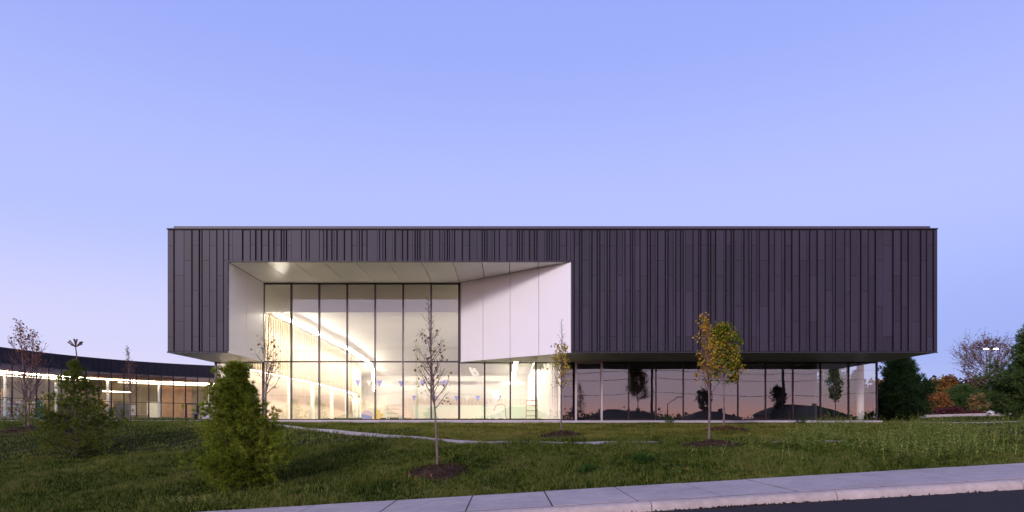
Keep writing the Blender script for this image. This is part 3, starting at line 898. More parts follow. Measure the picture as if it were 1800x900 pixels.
# round float and yellow float
fl = root('pool_float', (ax(645, 43), 43, FLOOR), 'round blue and lilac float propped on the hall floor', 'float')
c0 = Vector((ax(645, 43), 43, FLOOR + .36))
def disc(cx, cy, cz, r, t0, t1, y0, y1):
    n = 20
    pts = [(cx + r * math.cos(t0 + (t1 - t0) * i / n), cz + r * math.sin(t0 + (t1 - t0) * i / n)) for i in range(n + 1)]
    m_ = MB()
    v = [(x, y0, z) for x, z in pts] + [(x, y1, z) for x, z in pts]
    k_ = len(pts)
    return m_.quadmesh(v, [tuple(range(k_)), tuple(range(2 * k_ - 1, k_ - 1, -1))] + [(i, k_ + i, k_ + (i + 1) % k_, (i + 1) % k_) for i in range(k_)])
disc(c0.x, 43, c0.z, .36, R(-10), R(160), 42.9, 43.1).build('upper_half', M['lilac'], fl)
disc(c0.x, 43, c0.z, .36, R(160), R(350), 42.9, 43.1).build('lower_half', M['blue'], fl)
yf = root('yellow_float', (ax(664, 45), 45, FLOOR), 'bright yellow stack of floats beside the lifeguard chair', 'float')
for k, (dx, z, h) in enumerate(((-.1, 0, .3), (.15, .3, .22), (-.05, .52, .25))):
    MB().tube([(ax(664, 45) + dx, 45, FLOOR + z), (ax(664, 45) + dx, 45, FLOOR + z + h)], .28 - .04 * k, 12).build('float_block', M['yellow'], yf)

# ------------------------------------------------------------------ curved wing at the left
wc = catmull([(-57, 48), (-57.4, 56), (-57.7, 64), (-57.3, 72.3), (-56.2, 79), (-53.5, 85.6), (-49.1, 91.4), (-43.5, 95.5), (-37, 97.5), (-31, 98), (-25, 98.2)])
tot = sum((b - a).length for a, b in zip(wc[:-1], wc[1:]))
mod = 1.62
wp = []
acc, tgt = 0.0, 0.0
for a, b in zip(wc[:-1], wc[1:]):
    l = (b - a).length
    while tgt <= acc + l:
        wp.append(a.lerp(b, (tgt - acc) / l)); tgt += mod
    acc += l
WF, WG, WT = 2.2, 8.56, 10.25
wing = root('library_wing', (-52, 80, WF), 'long low curved glazed wing with dark fascia and warm lit interior at left', 'building')
def wnorm(i):
    d = (wp[min(i + 1, len(wp) - 1)] - wp[max(0, i - 1)]).normalized()
    return Vector((d.y, -d.x))
WN = [wnorm(i) for i in range(len(wp))]
def wribbon(name, m, o0, o1, z0, z1, i0=0, i1=None, th=None):
    """solid strip following the curve between two inward offsets"""
    i1 = len(wp) - 1 if i1 is None else i1
    vs, fs = [], []
    for i in range(i0, i1 + 1):
        a, b = wp[i] - WN[i] * o0, wp[i] - WN[i] * o1
        vs += [(a.x, a.y, z0), (b.x, b.y, z0), (b.x, b.y, z1), (a.x, a.y, z1)]
    n = i1 - i0
    for k in range(n):
        for j in range(4):
            fs.append((4 * k + j, 4 * k + (j + 1) % 4, 4 * k + 4 + (j + 1) % 4, 4 * k + 4 + j))
    fs += [(3, 2, 1, 0), (4 * n, 4 * n + 1, 4 * n + 2, 4 * n + 3)]
    return MB().quadmesh(vs, fs).build(name, m, wing)
wribbon('floor', M['wing_floor'], -1.6, 9, WF - .5, WF)
wribbon('roof', M['wing_clad'], .12, 9.2, WT - .25, WT - .05)
wribbon('back_wall', M['wing_wall'], 6.5, 6.7, WF, WT - .26)
wribbon('ceiling', M['wood'], 1.2, 6.5, 7.75, 7.9)
wribbon('ceiling_edge', M['wood'], 1.0, 1.2, 7.55, 8.5)
wribbon('fascia_cap', M['wing_frame'], -.06, .12, WT, WT + .06)
wribbon('fascia_backing', M['wing_frame'], .06, .3, WG, WT - .01)
wribbon('head_rail', M['wing_frame'], -.02, .06, WG - .12, WG)
wribbon('middle_rail', M['wing_frame'], -.03, .05, 4.55, 4.63)
wribbon('sill', M['plinth'], -.3, .1, WF - .3, WF + .12)
# seen stretch: individual panes, mullions and fascia panels
vis = [i for i in range(len(wp) - 1) if wp[i].y > 66 and wp[i].x < -32]
for i in vis:
    a, b = wp[i], wp[i + 1]
    d = (b - a).normalized(); nn = Vector((d.y, -d.x))
    a_, b_ = a + nn * .01, b + nn * .01
    for z0, z1 in ((WF + .12, 4.56), (4.63, WG - .1)):
        MB().quadmesh([(a.x, a.y, z0), (b.x, b.y, z0), (b.x, b.y, z1), (a.x, a.y, z1)], [(0, 1, 2, 3)]).build('glass_pane', M['glass_wing'], wing)
    MB().bar((a.x, a.y, WF + .1), (a.x, a.y, WG - .02), .10, .14, up=(d.x, d.y, 0)).build('mullion', M['wing_frame'], wing)
    for h in (0, 1):
        q0, q1 = a.lerp(b, h * .5 + .012), a.lerp(b, h * .5 + .488)
        pr = rnd.uniform(.0, .03)
        q0, q1 = q0 + nn * (.03 + pr), q1 + nn * (.03 + pr)
        r0, r1 = q0 - nn * .07, q1 - nn * .07
        MB().prism([(r0.x, r0.y), (q0.x, q0.y), (q1.x, q1.y), (r1.x, r1.y)][::-1], WG + .01, WT - .005).build('fascia_panel', M['wing_clad'], wing)
for i in vis[::4]:
    p = wp[i] - WN[i] * .9
    MB().tube([(p.x, p.y, WF), (p.x, p.y, 7.76)], .16, 10).build('column', M['column_white'], wing)
# entrance doors
for i in [j for j in vis if -47.5 < wp[j].x < -44.2]:
    a, b = wp[i], wp[i + 1]
    d = (b - a).normalized(); nn = Vector((d.y, -d.x))
    dr = MB()
    for t in (.08, .92):
        q = a.lerp(b, t) + nn * .06
        dr.bar((q.x, q.y, WF + .02), (q.x, q.y, 4.5), .12, .12, up=(d.x, d.y, 0))
    q0, q1 = a.lerp(b, .08) + nn * .06, a.lerp(b, .92) + nn * .06
    dr.bar((q0.x, q0.y, 4.5), (q1.x, q1.y, 4.5), .12, .14)
    o = dr.build('door_frame', M['wing_frame'], wing)
    MB().bar((a.lerp(b, .2).x + nn.x * .1, a.lerp(b, .2).y + nn.y * .1, 3.2), (a.lerp(b, .8).x + nn.x * .1, a.lerp(b, .8).y + nn.y * .1, 3.2), .04, .06).build('push_bar', M['alu'], o)
# inside the wing
def wing_light(label, off, z, i0, i1, th=.10, m='light_wing'):
    r = root('linear_light', (wp[i0].x, wp[i0].y, z), label, 'light', 'linear lights in the curved wing')
    a = MB(); h = MB()
    for i in range(i0, i1):
        p, q = wp[i] - WN[i] * off, wp[i + 1] - WN[i + 1] * off
        a.bar((p.x, p.y, z), (q.x, q.y, z), th, .05)
        h.bar((p.x, p.y, z + .06), (q.x, q.y, z + .06), th + .08, .05)
    a.build('diffuser', M[m], r); h.build('housing', M['steel_white'], r)
v0, v1 = vis[0], vis[-1]
wing_light('unbroken upper light line along the front edge of the wing ceiling', .75, 7.62, v0 - 3, v1 + 1, .09, 'light_wing_front')
wing_light('lower light line washing the back wall of the wing at far left', 5.9, 7.60, v0 - 3, v0 + 12, .10)
wing_light('lower light line washing the wing back wall beside the entrance doors', 5.9, 7.60, v0 + 14, v1 - 2, .10)
wing_light('middle light line crossing the wing ceiling behind the pine', 3.2, 7.66, v0 + 2, v0 + 9)

def wing_thing(name, label, cat, i, off, group=None):
    p = wp[i] - WN[i] * off
    d = (wp[i + 1] - wp[i]).normalized()
    return root(name, (p.x, p.y, WF), label, cat, group), p, d
def dirbox(p, d, l0, l1, o0, o1, z0, z1):
    n_ = Vector((d.y, -d.x))
    q = [p + d * l + n_ * o for l, o in ((l0, o0), (l0, o1), (l1, o1), (l1, o0))]
    return MB().prism([(v.x, v.y) for v in q][::-1], z0, z1)
def nearest(xpix):
    return min(vis, key=lambda i: abs(890 + FPX * wp[i].x / wp[i].y - xpix))
for xpix, label in ((2, 'birch bookcase filled with books at the left edge of the curved wing'), (30, 'birch bookcase filled with books under the warm poster in the wing'),
                    (62, 'birch bookcase filled with books just right of the red-leaved tree stems')):
    r, p, d = wing_thing('bookcase', label, 'bookcase', nearest(xpix), 1.8, 'library bookcases')
    Wd, Hh = 1.75, 2.35
    for l in (-Wd, -Wd / 3, Wd / 3, Wd):
        dirbox(p, d, l - .03, l + .03, -.22, .2, WF, WF + Hh).build('upright', M['shelf'], r)
    dirbox(p, d, -Wd, Wd, -.24, -.2, WF, WF + Hh).build('back_panel', M['shelf'], r)
    bk = {k: MB() for k in ('paper', 'teal', 'brick', 'poster', 'shelf')}
    for q in range(6):
        z = WF + .05 + q * (Hh - .1) / 5
        dirbox(p, d, -Wd + .03, Wd - .03, -.2, .2, z, z + .04).build('shelf_board', M['shelf'], r)
        if q < 5:
            l = -Wd + .06
            while l < Wd - .1:
                t_ = rnd.uniform(.03, .09); h_ = rnd.uniform(.22, .38)
                key = rnd.choice(['paper', 'poster', 'paper', 'brick', 'shelf', 'poster', 'teal'])
                n_ = Vector((d.y, -d.x))
                qq = [p + d * x_ + n_ * o_ for x_, o_ in ((l, -.15), (l, .15), (l + t_, .15), (l + t_, -.15))]
                bk[key].prism([(v.x, v.y) for v in qq][::-1], z + .042, z + .042 + h_)
                l += t_ + .006
    for key, b_ in bk.items():
        o = b_.build('books', M[key], r); o['kind'] = 'stuff'
r, p, d = wing_thing('teal_cabinet', 'teal end cabinet beside the right-hand bookcase in the wing', 'cabinet', nearest(80), 1.7)
dirbox(p, d, -.4, .4, -.3, .3, WF, WF + 2.3).build('body', M['teal'], r)
dirbox(p, d, -.2, .15, .3, .315, WF + 1.6, WF + 2.0).build('notice', M['paper'], r)
r, p, d = wing_thing('service_desk', 'yellow service desk behind the wing glass', 'desk', nearest(205), 1.6)
dirbox(p, d, -1.1, 1.1, -.5, .5, WF, WF + 1.15).build('body', M['yellow'], r)
dirbox(p, d, -1.2, 1.2, -.6, .6, WF + 1.152, WF + 1.22).build('desk_top', M['shelf'], r)
r, p, d = wing_thing('reading_table', 'small table with chairs behind the glass of the curved wing', 'table', nearest(255), 2.2)
dirbox(p, d, -.7, .7, -.4, .4, WF + .70, WF + .75).build('table_top', M['shelf'], r)
for a_, b_ in ((-.6, -.3), (.6, -.3), (-.6, .3), (.6, .3)):
    dirbox(p, d, a_ - .03, a_ + .03, b_ - .03, b_ + .03, WF, WF + .7).build('leg', M['pole'], r)
for xpix, zc, hw, hh, m, label in ((18, 5.1, .75, .62, 'poster', 'warm orange poster above the bookcases in the curved wing'), (200, 4.35, .85, .5, 'poster', 'large tan notice board above the yellow desk'),
                                   (205, 3.5, .3, .35, 'paper', 'small white notice below the tan board in the wing'), (183, 3.4, .3, .5, 'paper', 'narrow white notice left of the yellow desk'),
                                   (240, 3.5, .45, .7, 'paper', 'pale blue-white notice behind the thin bare sapling'), (362, 3.7, 1.2, 1.2, 'paper', 'large bright panel at the right end of the wing')):
    r, p, d = wing_thing('notice', label, 'notice', nearest(xpix), 1.15)
    r.location.z = zc - hh; WLOC[r.name] = Vector(r.location)
    dirbox(p, d, -hw, hw, -.02, .02, zc - hh, zc + hh).build('sheet', M[m], r)
    dirbox(p, d, -hw - .05, hw + .05, -.05, -.022, zc - hh - .05, zc + hh + .05).build('backing_board', M['wing_frame'], r)
for xpix, zc, label in ((218, 6.1, 'left long pendant lamp glowing above the thin sapling in the wing'), (243, 6.1, 'right long pendant lamp glowing behind the thin sapling in the wing')):
    r, p, d = wing_thing('pendant_lamp', label, 'lamp', nearest(xpix), 4.0, 'pendant lamps in the wing')
    r.location.z = zc; WLOC[r.name] = Vector(r.location)
    dirbox(p, d, -.9, .9, -.1, .1, zc, zc + .1).build('diffuser', M['light_wing'], r)
    for t in (-.7, .7):
        q = p + d * t
        MB().tube([(q.x, q.y, zc + .1), (q.x, q.y, 7.75)], .012, 5).build('cord', M['pole'], r)
# inner wall openings and wood panels of the wing
def inner_panel(x0, x1, z0, z1, m, name):
    for i in range(nearest(x0), nearest(x1)):
        a, b = wp[i] - WN[i] * 6.35, wp[i + 1] - WN[i + 1] * 6.35
        MB().bar((a.x, a.y, (z0 + z1) / 2), (b.x, b.y, (z0 + z1) / 2), .12, z1 - z0).build(name, M[m], wing)
inner_panel(312, 358, WF, 7.3, 'wood', 'wood_panel')
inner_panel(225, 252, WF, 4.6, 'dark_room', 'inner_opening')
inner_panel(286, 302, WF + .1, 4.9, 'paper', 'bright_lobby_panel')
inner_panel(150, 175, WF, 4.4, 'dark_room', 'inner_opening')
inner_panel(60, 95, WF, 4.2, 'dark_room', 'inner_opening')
# bench on the plaza
bn = root('plaza_bench', (ax(352, 52), 52, float(zg(ax(352, 52), 52))), 'concrete bench with dark legs on the plaza left of the big shrub', 'bench')
bz = float(zg(ax(352, 52), 52)) - .02
x0, x1 = ax(342, 52), ax(364, 52)
MB().box(x0, x1, 51.6, 52.2, bz + .42, bz + .52).build('seat', M['pole'], bn)
MB().box(x0 + .06, x0 + .16, 51.65, 52.15, bz, bz + .42).build('leg', M['pole'], bn)
MB().box(ax(352, 52), x1 + .6, 51.7, 52.3, bz, bz + .41).build('concrete_block', M['plinth'], bn)

# ------------------------------------------------------------------ vegetation builders
def leaves_np(pts, size, rs, flat=.0):
    """diamond leaves (two-triangle folded quads) around the given points"""
    n = len(pts)
    pts = np.asarray(pts)
    d = rs.normal(size=(n, 3)); d /= np.linalg.norm(d, axis=1)[:, None]
    d[:, 2] -= .35
    d /= np.linalg.norm(d, axis=1)[:, None]
    u = np.cross(d, rs.normal(size=(n, 3))); u /= np.linalg.norm(u, axis=1)[:, None] + 1e-9
    L_ = (size * rs.uniform(.65, 1.25, n))[:, None]
    W_ = L_ * rs.uniform(.32, .5, n)[:, None]
    nrm_ = np.cross(d, u)
    a = pts; b = pts + d * L_ * .5 + u * W_ + nrm_ * W_ * .3; c = pts + d * L_; e = pts + d * L_ * .5 - u * W_ + nrm_ * W_ * .3
    return np.stack([a, b, c, e], 1).reshape(-1, 3)

def woody(tm, bm_, m0, m1, r):
    n = len(tm.f)
    tm.quadmesh(bm_.v, bm_.f)
    o = tm.build('trunk', [m0, m1], r, True)
    o.data.polygons.foreach_set('material_index', [0] * n + [1] * (len(tm.f) - n))
    return o

def poly_at(P, t):
    f = t * (len(P) - 1)
    i = min(int(f), len(P) - 2)
    return P[i].lerp(P[i + 1], f - i)

def broadleaf(name, label, cat, X, Y, H, seed, r0=.045, crown=(.32, .97), spread=.75, nb=22, leaves=300, lsize=.09, lm='leaf_brown', zone=(.3, .9),
              lean=(0, 0), stems=1, group=None, bark='bark', twig='twig', rise=(35, 65), full=False, sink=.05, base_z=None, side=None, profile=.9, subt=4):
    rs = np.random.RandomState(seed)
    z0 = float(zg(X, Y)) if base_z is None else base_z
    r = root(name, (X, Y, z0), label, cat, group)
    tm, bmh = MB(), MB()
    lp_ = []
    for st in range(stems):
        ox = (st - (stems - 1) / 2) * .16
        h = H * (1 if st == 0 else .93)
        ph = rs.uniform(0, 6)
        P = []
        for i in range(11):
            t = i / 10
            P.append(Vector((X + ox + lean[0] * t * t * H + .022 * H * math.sin(3.2 * t + ph) * t + (ox * 1.2 * t), Y + lean[1] * t * H + .018 * H * math.cos(2.7 * t + ph) * t, z0 - sink + (h + sink) * t)))
        rad = [max(.006, r0 * (1 - .86 * (i / 10) ** .8) * (1.25 if i == 0 else 1)) for i in range(11)]
        tm.tube(P, rad, 8)
        for k in range(nb):
            t = crown[0] + (crown[1] - crown[0]) * ((k + rs.uniform(0, .8)) / nb)
            s = poly_at(P, t)
            azm = k * 2.4 + rs.uniform(-.5, .5)
            if side is not None and rs.rand() < .45: azm = side + rs.uniform(-.7, .7)
            u = (t - crown[0]) / (crown[1] - crown[0])
            ln = spread * max(.12, (1 - u) ** profile * (1 if u > .1 else .75 + 2.5 * u)) * rs.uniform(.7, 1.15)
            if full: ln = spread * max(.2, math.sin(math.pi * min(1, .22 + .78 * u)) ** .7) * rs.uniform(.75, 1.1)
            el = R(rs.uniform(*rise))
            d = Vector((math.cos(azm) * math.cos(el), math.sin(azm) * math.cos(el), math.sin(el)))
            B = [s]
            for q in range(1, 5):
                B.append(B[-1] + (d + Vector((0, 0, .12 * q)) + Vector(rs.normal(0, .12, 3))).normalized() * ln / 4)
            br = max(.007, r0 * .42 * (1 - t) + .005)
            bmh.tube(B, [br, br * .8, br * .6, br * .45, br * .25], 5, cap=False)
            tips = [B]
            for q in range(subt):
                tt = rs.uniform(.3, .95)
                s2 = poly_at(B, tt)
                d2 = (d + Vector(rs.normal(0, .65, 3))).normalized()
                C = [s2, s2 + d2 * ln * .2, s2 + (d2 + Vector((0, 0, .3))).normalized() * ln * .38]
                bmh.tube(C, [br * .45, br * .35, br * .2], 4, cap=False)
                tips.append(C)
            if zone[0] <= t <= zone[1]:
                m_ = int(leaves / nb / stems * rs.uniform(.4, 1.6))
                for q in range(m_):
                    T = tips[rs.randint(len(tips))]
                    p = poly_at(T, rs.uniform(.25, 1)) + Vector(rs.normal(0, .035 + lsize * .35, 3))
                    lp_.append(p)
    woody(tm, bmh, M[bark], M[twig], r)
    if lp_:
        o = npmesh('crown', leaves_np([tuple(p) for p in lp_], lsize, rs), 4, M[lm], r)
    return r

def conifer(name, label, X, Y, H, W, seed, lm, nbr=150, tuft=10, K=14, nl=.13, nw=.012, power=.8, low=.02, group=None, elev=(5, 35), sink=.06, gap=0.0, base_z=None, lump=.0, cat='tree'):
    rs = np.random.RandomState(seed)
    z0 = float(zg(X, Y)) if base_z is None else base_z
    r = root(name, (X, Y, z0), label, cat, group)
    P = [Vector((X + .02 * H * math.sin(2 * t + seed), Y + .02 * H * math.cos(3 * t), z0 - sink + t * H)) for t in np.linspace(0, 1, 9)]
    tm, bm_ = MB(), MB()
    tm.tube(P, [max(.01, .02 * H * (1 - .93 * t)) for t in np.linspace(0, 1, 9)], 8)
    ctr, drs = [], []
    for k in range(nbr):
        u = (k + rs.uniform(0, 1)) / nbr
        t = low + (.985 - low) * u ** 1.1
        if gap and rs.rand() < gap * (.35 + .9 * t) * min(1, 8 * (1 - t)): continue
        s = poly_at(P, t)
        azm = k * 2.399 + rs.uniform(-.3, .3)
        ln = max(.10, W / 2 * (1 - t) ** power * (.72 + .28 * min(1, t / .12))) * rs.uniform(.68, 1.12) * (1 + lump * math.sin(azm * 2 + 9 * t + seed) * math.sin(17 * t + azm))
        el = R(rs.uniform(*elev) + 35 * t * t)
        d = Vector((math.cos(azm) * math.cos(el), math.sin(azm) * math.cos(el), math.sin(el)))
        B = [s]
        for q in range(1, 4):
            B.append(B[-1] + (d + Vector((0, 0, .10 * q - .1))).normalized() * ln / 3)
        br = .006 + .010 * ln
        bm_.tube(B, [br, br * .7, br * .5, br * .25], 4, cap=False)
        for q in range(max(3, int(tuft * (.5 + ln)))):
            a = rs.uniform(.28, 1.02) ** .8
            c = poly_at(B, min(1, a))
            sd = Vector(rs.normal(0, 1, 3)); sd.z *= .5
            c2 = c + sd * ln * .13
            ctr.append(tuple(c2)); drs.append(tuple((d * .9 + sd * .45 + Vector((0, 0, .25))).normalized()))
    for q in range(6):
        ctr.append(tuple(P[-1] + Vector((0, 0, -.05 * q)))); drs.append((0, 0, 1))
    ctr, drs = np.array(ctr), np.array(drs)
    n = len(ctr)
    D = np.repeat(drs, K, 0) + rs.normal(0, .55, (n * K, 3))
    D /= np.linalg.norm(D, axis=1)[:, None]
    C = np.repeat(ctr, K, 0) + D * rs.uniform(0, .3 * nl, (n * K, 1))
    S = np.cross(D, rs.normal(size=(n * K, 3))); S /= np.linalg.norm(S, axis=1)[:, None]
    L_ = nl * rs.uniform(.6, 1.15, (n * K, 1))
    tri = np.stack([C - S * nw / 2, C + S * nw / 2, C + D * L_], 1).reshape(-1, 3)
    woody(tm, bm_, M['bark_dark'], M['bark_dark'], r)
    npmesh('crown', tri, 3, M[lm], r)
    return r

def leafcloud(name, label, cat, X, Y, W, D_, H, seed, lm, n=2500, lsize=.3, lumps=9, trunk=.12, group=None, base=.12, base_z=None, stems=3):
    """shrub or distant tree: stems, limbs and leaves gathered in uneven lumps"""
    rs = np.random.RandomState(seed)
    z0 = float(zg(X, Y)) if base_z is None else base_z
    r = root(name, (X, Y, z0), label, cat, group)
    tm = MB()
    cs = []
    for k in range(lumps):
        a = rs.uniform(0, 6.28); q = rs.uniform(0, .36) ** .8
        zc = H * rs.uniform(base + .18, .80)
        wz = 1 - .6 * (zc / H) ** 2
        cs.append((X + math.cos(a) * q * W * wz, Y + math.sin(a) * q * D_ * wz, z0 + zc, rs.uniform(.16, .27)))
    cs.append((X + rs.uniform(-.1, .1) * W, Y, z0 + H * .84, .16))
    for k, c in enumerate(cs):
        st = Vector((X + (k % stems - (stems - 1) / 2) * trunk * 1.6, Y, z0 - .1))
        mid = st.lerp(Vector(c[:3]), .5) + Vector((0, 0, H * .06))
        tm.tube([st, mid, Vector(c[:3])], [trunk * (1 if k < stems else .5), trunk * .4, trunk * .12], 6)
    pts = []
    per = n // len(cs)
    for c in cs:
        v = rs.normal(size=(per, 3)); v /= np.linalg.norm(v, axis=1)[:, None]
        rr = rs.uniform(.35, 1.08, (per, 1)) ** .6 * c[3]
        pts.append(np.array(c[:3]) + v * rr * np.array([W, D_, H * .95]))
    pts = np.concatenate(pts)
    pts[:, 2] = np.maximum(pts[:, 2], z0 + .02 * H + rs.uniform(0, .12 * H, len(pts)))
    tm.build('trunk', M['bark_dark'], r, True)
    npmesh('crown', leaves_np(pts, lsize, rs), 4, M[lm], r)
    return r

# ------------------------------------------------------------------ lawn trees
GS = 'young staked-size trees on the lawn'
broadleaf('maple_sapling', 'twin-stemmed young tree with red autumn leaves at far left', 'tree', ax(47, 28), 28, 4.75, 11, r0=.05, crown=(.24, .99), spread=2.0, nb=34, leaves=800, lsize=.085,
          lm='leaf_red', zone=(.52, 1), stems=2, group=GS, rise=(42, 68), subt=5)
broadleaf('bare_sapling', 'thin nearly bare sapling in front of the curved wing entrance', 'tree', ax(228, 36), 36, 4.25, 12, r0=.05, crown=(.25, .99), spread=1.35, nb=32, leaves=170, lsize=.075,
          lm='leaf_brown', zone=(.5, 1), group=GS, rise=(50, 72))
broadleaf('bare_sapling', 'bare sapling rising behind the large yellow-green shrub', 'tree', ax(468, 26), 26, 4.75, 13, r0=.05, crown=(.3, .98), spread=1.3, nb=34, leaves=130, lsize=.10,
          lm='leaf_brown', zone=(.3, .72), group=GS, side=0.0, rise=(35, 62))
broadleaf('tall_sapling', 'tall sapling with sparse brown leaves in front of the tall glazing', 'tree', ax(769, 15.7), 15.7, 4.35, 14, r0=.036, crown=(.36, .99), spread=.92, nb=44, leaves=250, lsize=.07,
          lm='leaf_brown', zone=(.36, .74), lean=(-.055, 0), group=GS, rise=(28, 60), subt=4)
broadleaf('yellow_sapling', 'sapling with yellow leaves below the slanted white wall', 'tree', ax(987, 22), 22, 4.05, 15, r0=.036, crown=(.40, .99), spread=.80, nb=32, leaves=560, lsize=.095,
          lm='leaf_yellow', zone=(.40, .73), lean=(-.02, 0), group=GS, rise=(35, 65), subt=3)
broadleaf('amber_sapling', 'leaning sapling with amber leaves and a bare leader', 'tree', ax(1246, 18.6), 18.6, 3.85, 16, r0=.040, crown=(.38, .99), spread=.80, nb=36, leaves=640, lsize=.08,
          lm='leaf_orange', zone=(.40, .97), lean=(-.028, 0), group=GS, rise=(32, 62), subt=4)
broadleaf('linden_sapling', 'sapling with full rounded green and gold crown', 'tree', ax(1272, 26), 26, 4.25, 17, r0=.05, crown=(.42, .99), spread=1.25, nb=60, leaves=3600, lsize=.105,
          lm='leaf_limegold', zone=(.4, 1), group=GS, rise=(20, 58), subt=5, profile=.55)
conifer('conifer_shrub', 'large yellow-green conifer shrub nearest the sidewalk', ax(420, 15), 15, 2.9, 2.1, 21, 'pine_yellow', nbr=340, tuft=21, K=24, nl=.105, nw=.016, power=.46, low=.03, elev=(10, 50), cat='shrub', gap=.36, lump=.45)
pn = conifer('white_pine', 'broad olive pine with a tall bare leader at left', ax(135, 21), 21, 3.15, 3.2, 22, 'pine_olive', nbr=190, tuft=11, K=20, nl=.135, nw=.015, power=.85, low=.02, elev=(0, 36), gap=.6, lump=.4)
# the pine's leader with its crown of bud shoots
b0 = Vector((ax(135, 21), 21, float(zg(ax(135, 21), 21)) + 2.9))
l1 = at(133, 610, 21)
ld = MB().tube([b0, b0.lerp(l1, .5) + Vector((.02, 0, 0)), l1], [.03, .02, .016], 6)
for k in range(9):
    a = -1.25 + 2.5 * k / 8
    d = Vector((math.sin(a), .5 * math.cos(k * 2.1), .75 * math.cos(a) + .15)).normalized()
    ld.tube([l1, l1 + d * .16, l1 + d * .27], [.012, .018, .03], 6)
ld.build('leader', M['twig'], pn, True)
conifer('spruce', 'dense dark green spruce at the right corner of the building', ax(1584, 45), 45, 4.9, 4.3, 23, 'pine_dark', nbr=300, tuft=12, K=13, nl=.28, nw=.04, power=.72, low=.01, elev=(0, 30), lump=.4)
conifer('tall_pine', 'tall mid-green pine cut by the right edge of the photo', ax(1815, 38), 38, 5.7, 4.4, 24, 'pine_mid', nbr=300, tuft=11, K=13, nl=.26, nw=.04, power=.7, low=.01, elev=(5, 35), lump=.45)
conifer('garden_pine', 'open green pine seen through the glazed corner room', ax(1462, 62), 62, 6.2, 4.6, 25, 'pine_mid', nbr=160, tuft=9, K=10, nl=.3, nw=.05, power=.7, low=.02, elev=(5, 35), gap=.3)
conifer('garden_spruce', 'small grey-green spruce behind the white column in the corner room', ax(1503, 60), 60, 4.4, 3.2, 26, 'pine_mid', nbr=130, tuft=9, K=10, nl=.28, nw=.045, power=.7, low=.02, elev=(5, 35))
conifer('hedge_pine', 'low green pine behind the lamp post on the right', ax(1692, 82), 82, 3.6, 6.0, 27, 'pine_mid', nbr=200, tuft=9, K=11, nl=.42, nw=.06, power=.6, low=.02, elev=(5, 30))

# autumn shrubs and trees beyond the car park at right
GB = 'autumn trees beyond the car park'
leafcloud('autumn_tree', 'orange-leaved tree standing out in the row beyond the car park', 'tree', ax(1668, 98), 98, 7.5, 5, 6.6, 31, 'bush_orange', 2600, .42, group=GB)
leafcloud('autumn_tree', 'brown-leaved tree nearest the dark spruce beyond the car park', 'tree', ax(1636, 104), 104, 8, 6, 6.4, 32, 'bush_brown', 2600, .42, group=GB)
leafcloud('autumn_tree', 'dim brown tree behind the lamp post', 'tree', ax(1722, 108), 108, 10, 6, 6.9, 33, 'bush_brown', 2600, .45, group=GB)
leafcloud('autumn_tree', 'rust-red tree glimpsed between the glass corner and the dark spruce', 'tree', ax(1545, 90), 90, 5, 4, 5.4, 34, 'bush_orange', 1800, .4, group=GB)
leafcloud('autumn_shrub', 'rust-brown low shrub beside the dark spruce', 'shrub', ax(1645, 78), 78, 6.2, 3, 3.1, 35, 'bush_rust', 2200, .26, group='autumn shrubs along the car park')
leafcloud('autumn_shrub', 'straw-gold low shrub left of the lamp post base', 'shrub', ax(1722, 74), 74, 4.6, 3, 2.7, 36, 'bush_gold', 1800, .24, group='autumn shrubs along the car park')
leafcloud('autumn_shrub', 'wide dull green shrub in the middle of the car park row', 'shrub', ax(1690, 88), 88, 8.5, 4, 3.2, 37, 'bush_green', 2200, .32, group='autumn shrubs along the car park')
leafcloud('autumn_shrub', 'plum-red ground shrub just behind the white kerb', 'shrub', ax(1683, 69), 69, 5.2, 2, 1.0, 38, 'bush_plum', 1600, .18, group='autumn shrubs along the car park', trunk=.05)
leafcloud('autumn_shrub', 'dark green shrub behind the right-hand pine', 'shrub', ax(1770, 84), 84, 9, 4, 5.0, 39, 'bush_green', 2200, .34, group='autumn shrubs along the car park')
broadleaf('spreading_tree', 'wide bare-branched mauve tree behind the lit lamp post', 'tree', ax(1735, 92), 92, 10.4, 41, r0=.24, crown=(.40, .98), spread=5.2, nb=64, leaves=2400, lsize=.20,
          lm='bush_mauve', zone=(.3, 1), bark='purple_twigs', twig='purple_twigs', rise=(15, 50), full=True, subt=14, profile=.6)
# far wood that closes the view
rs = np.random.RandomState(5)
fp = []
for k in range(300):
    x = rs.uniform(62, 150); y = rs.uniform(128, 160)
    h = rs.uniform(6.5, 10.0)
    v = rs.normal(size=(60, 3)); v /= np.linalg.norm(v, axis=1)[:, None]
    q = v * rs.uniform(.5, 1, (60, 1)) * np.array([3.2, 3.2, h * .5]) + np.array([x, y, 2.2 + h * .5])
    fp.append(q)
fo = npmesh('far_wood', leaves_np(np.concatenate(fp), 1.1, rs), 4, M['bush_brown'])
tag(fo, 'dim brown far-off wood closing the view at right', 'wood', kind='stuff')

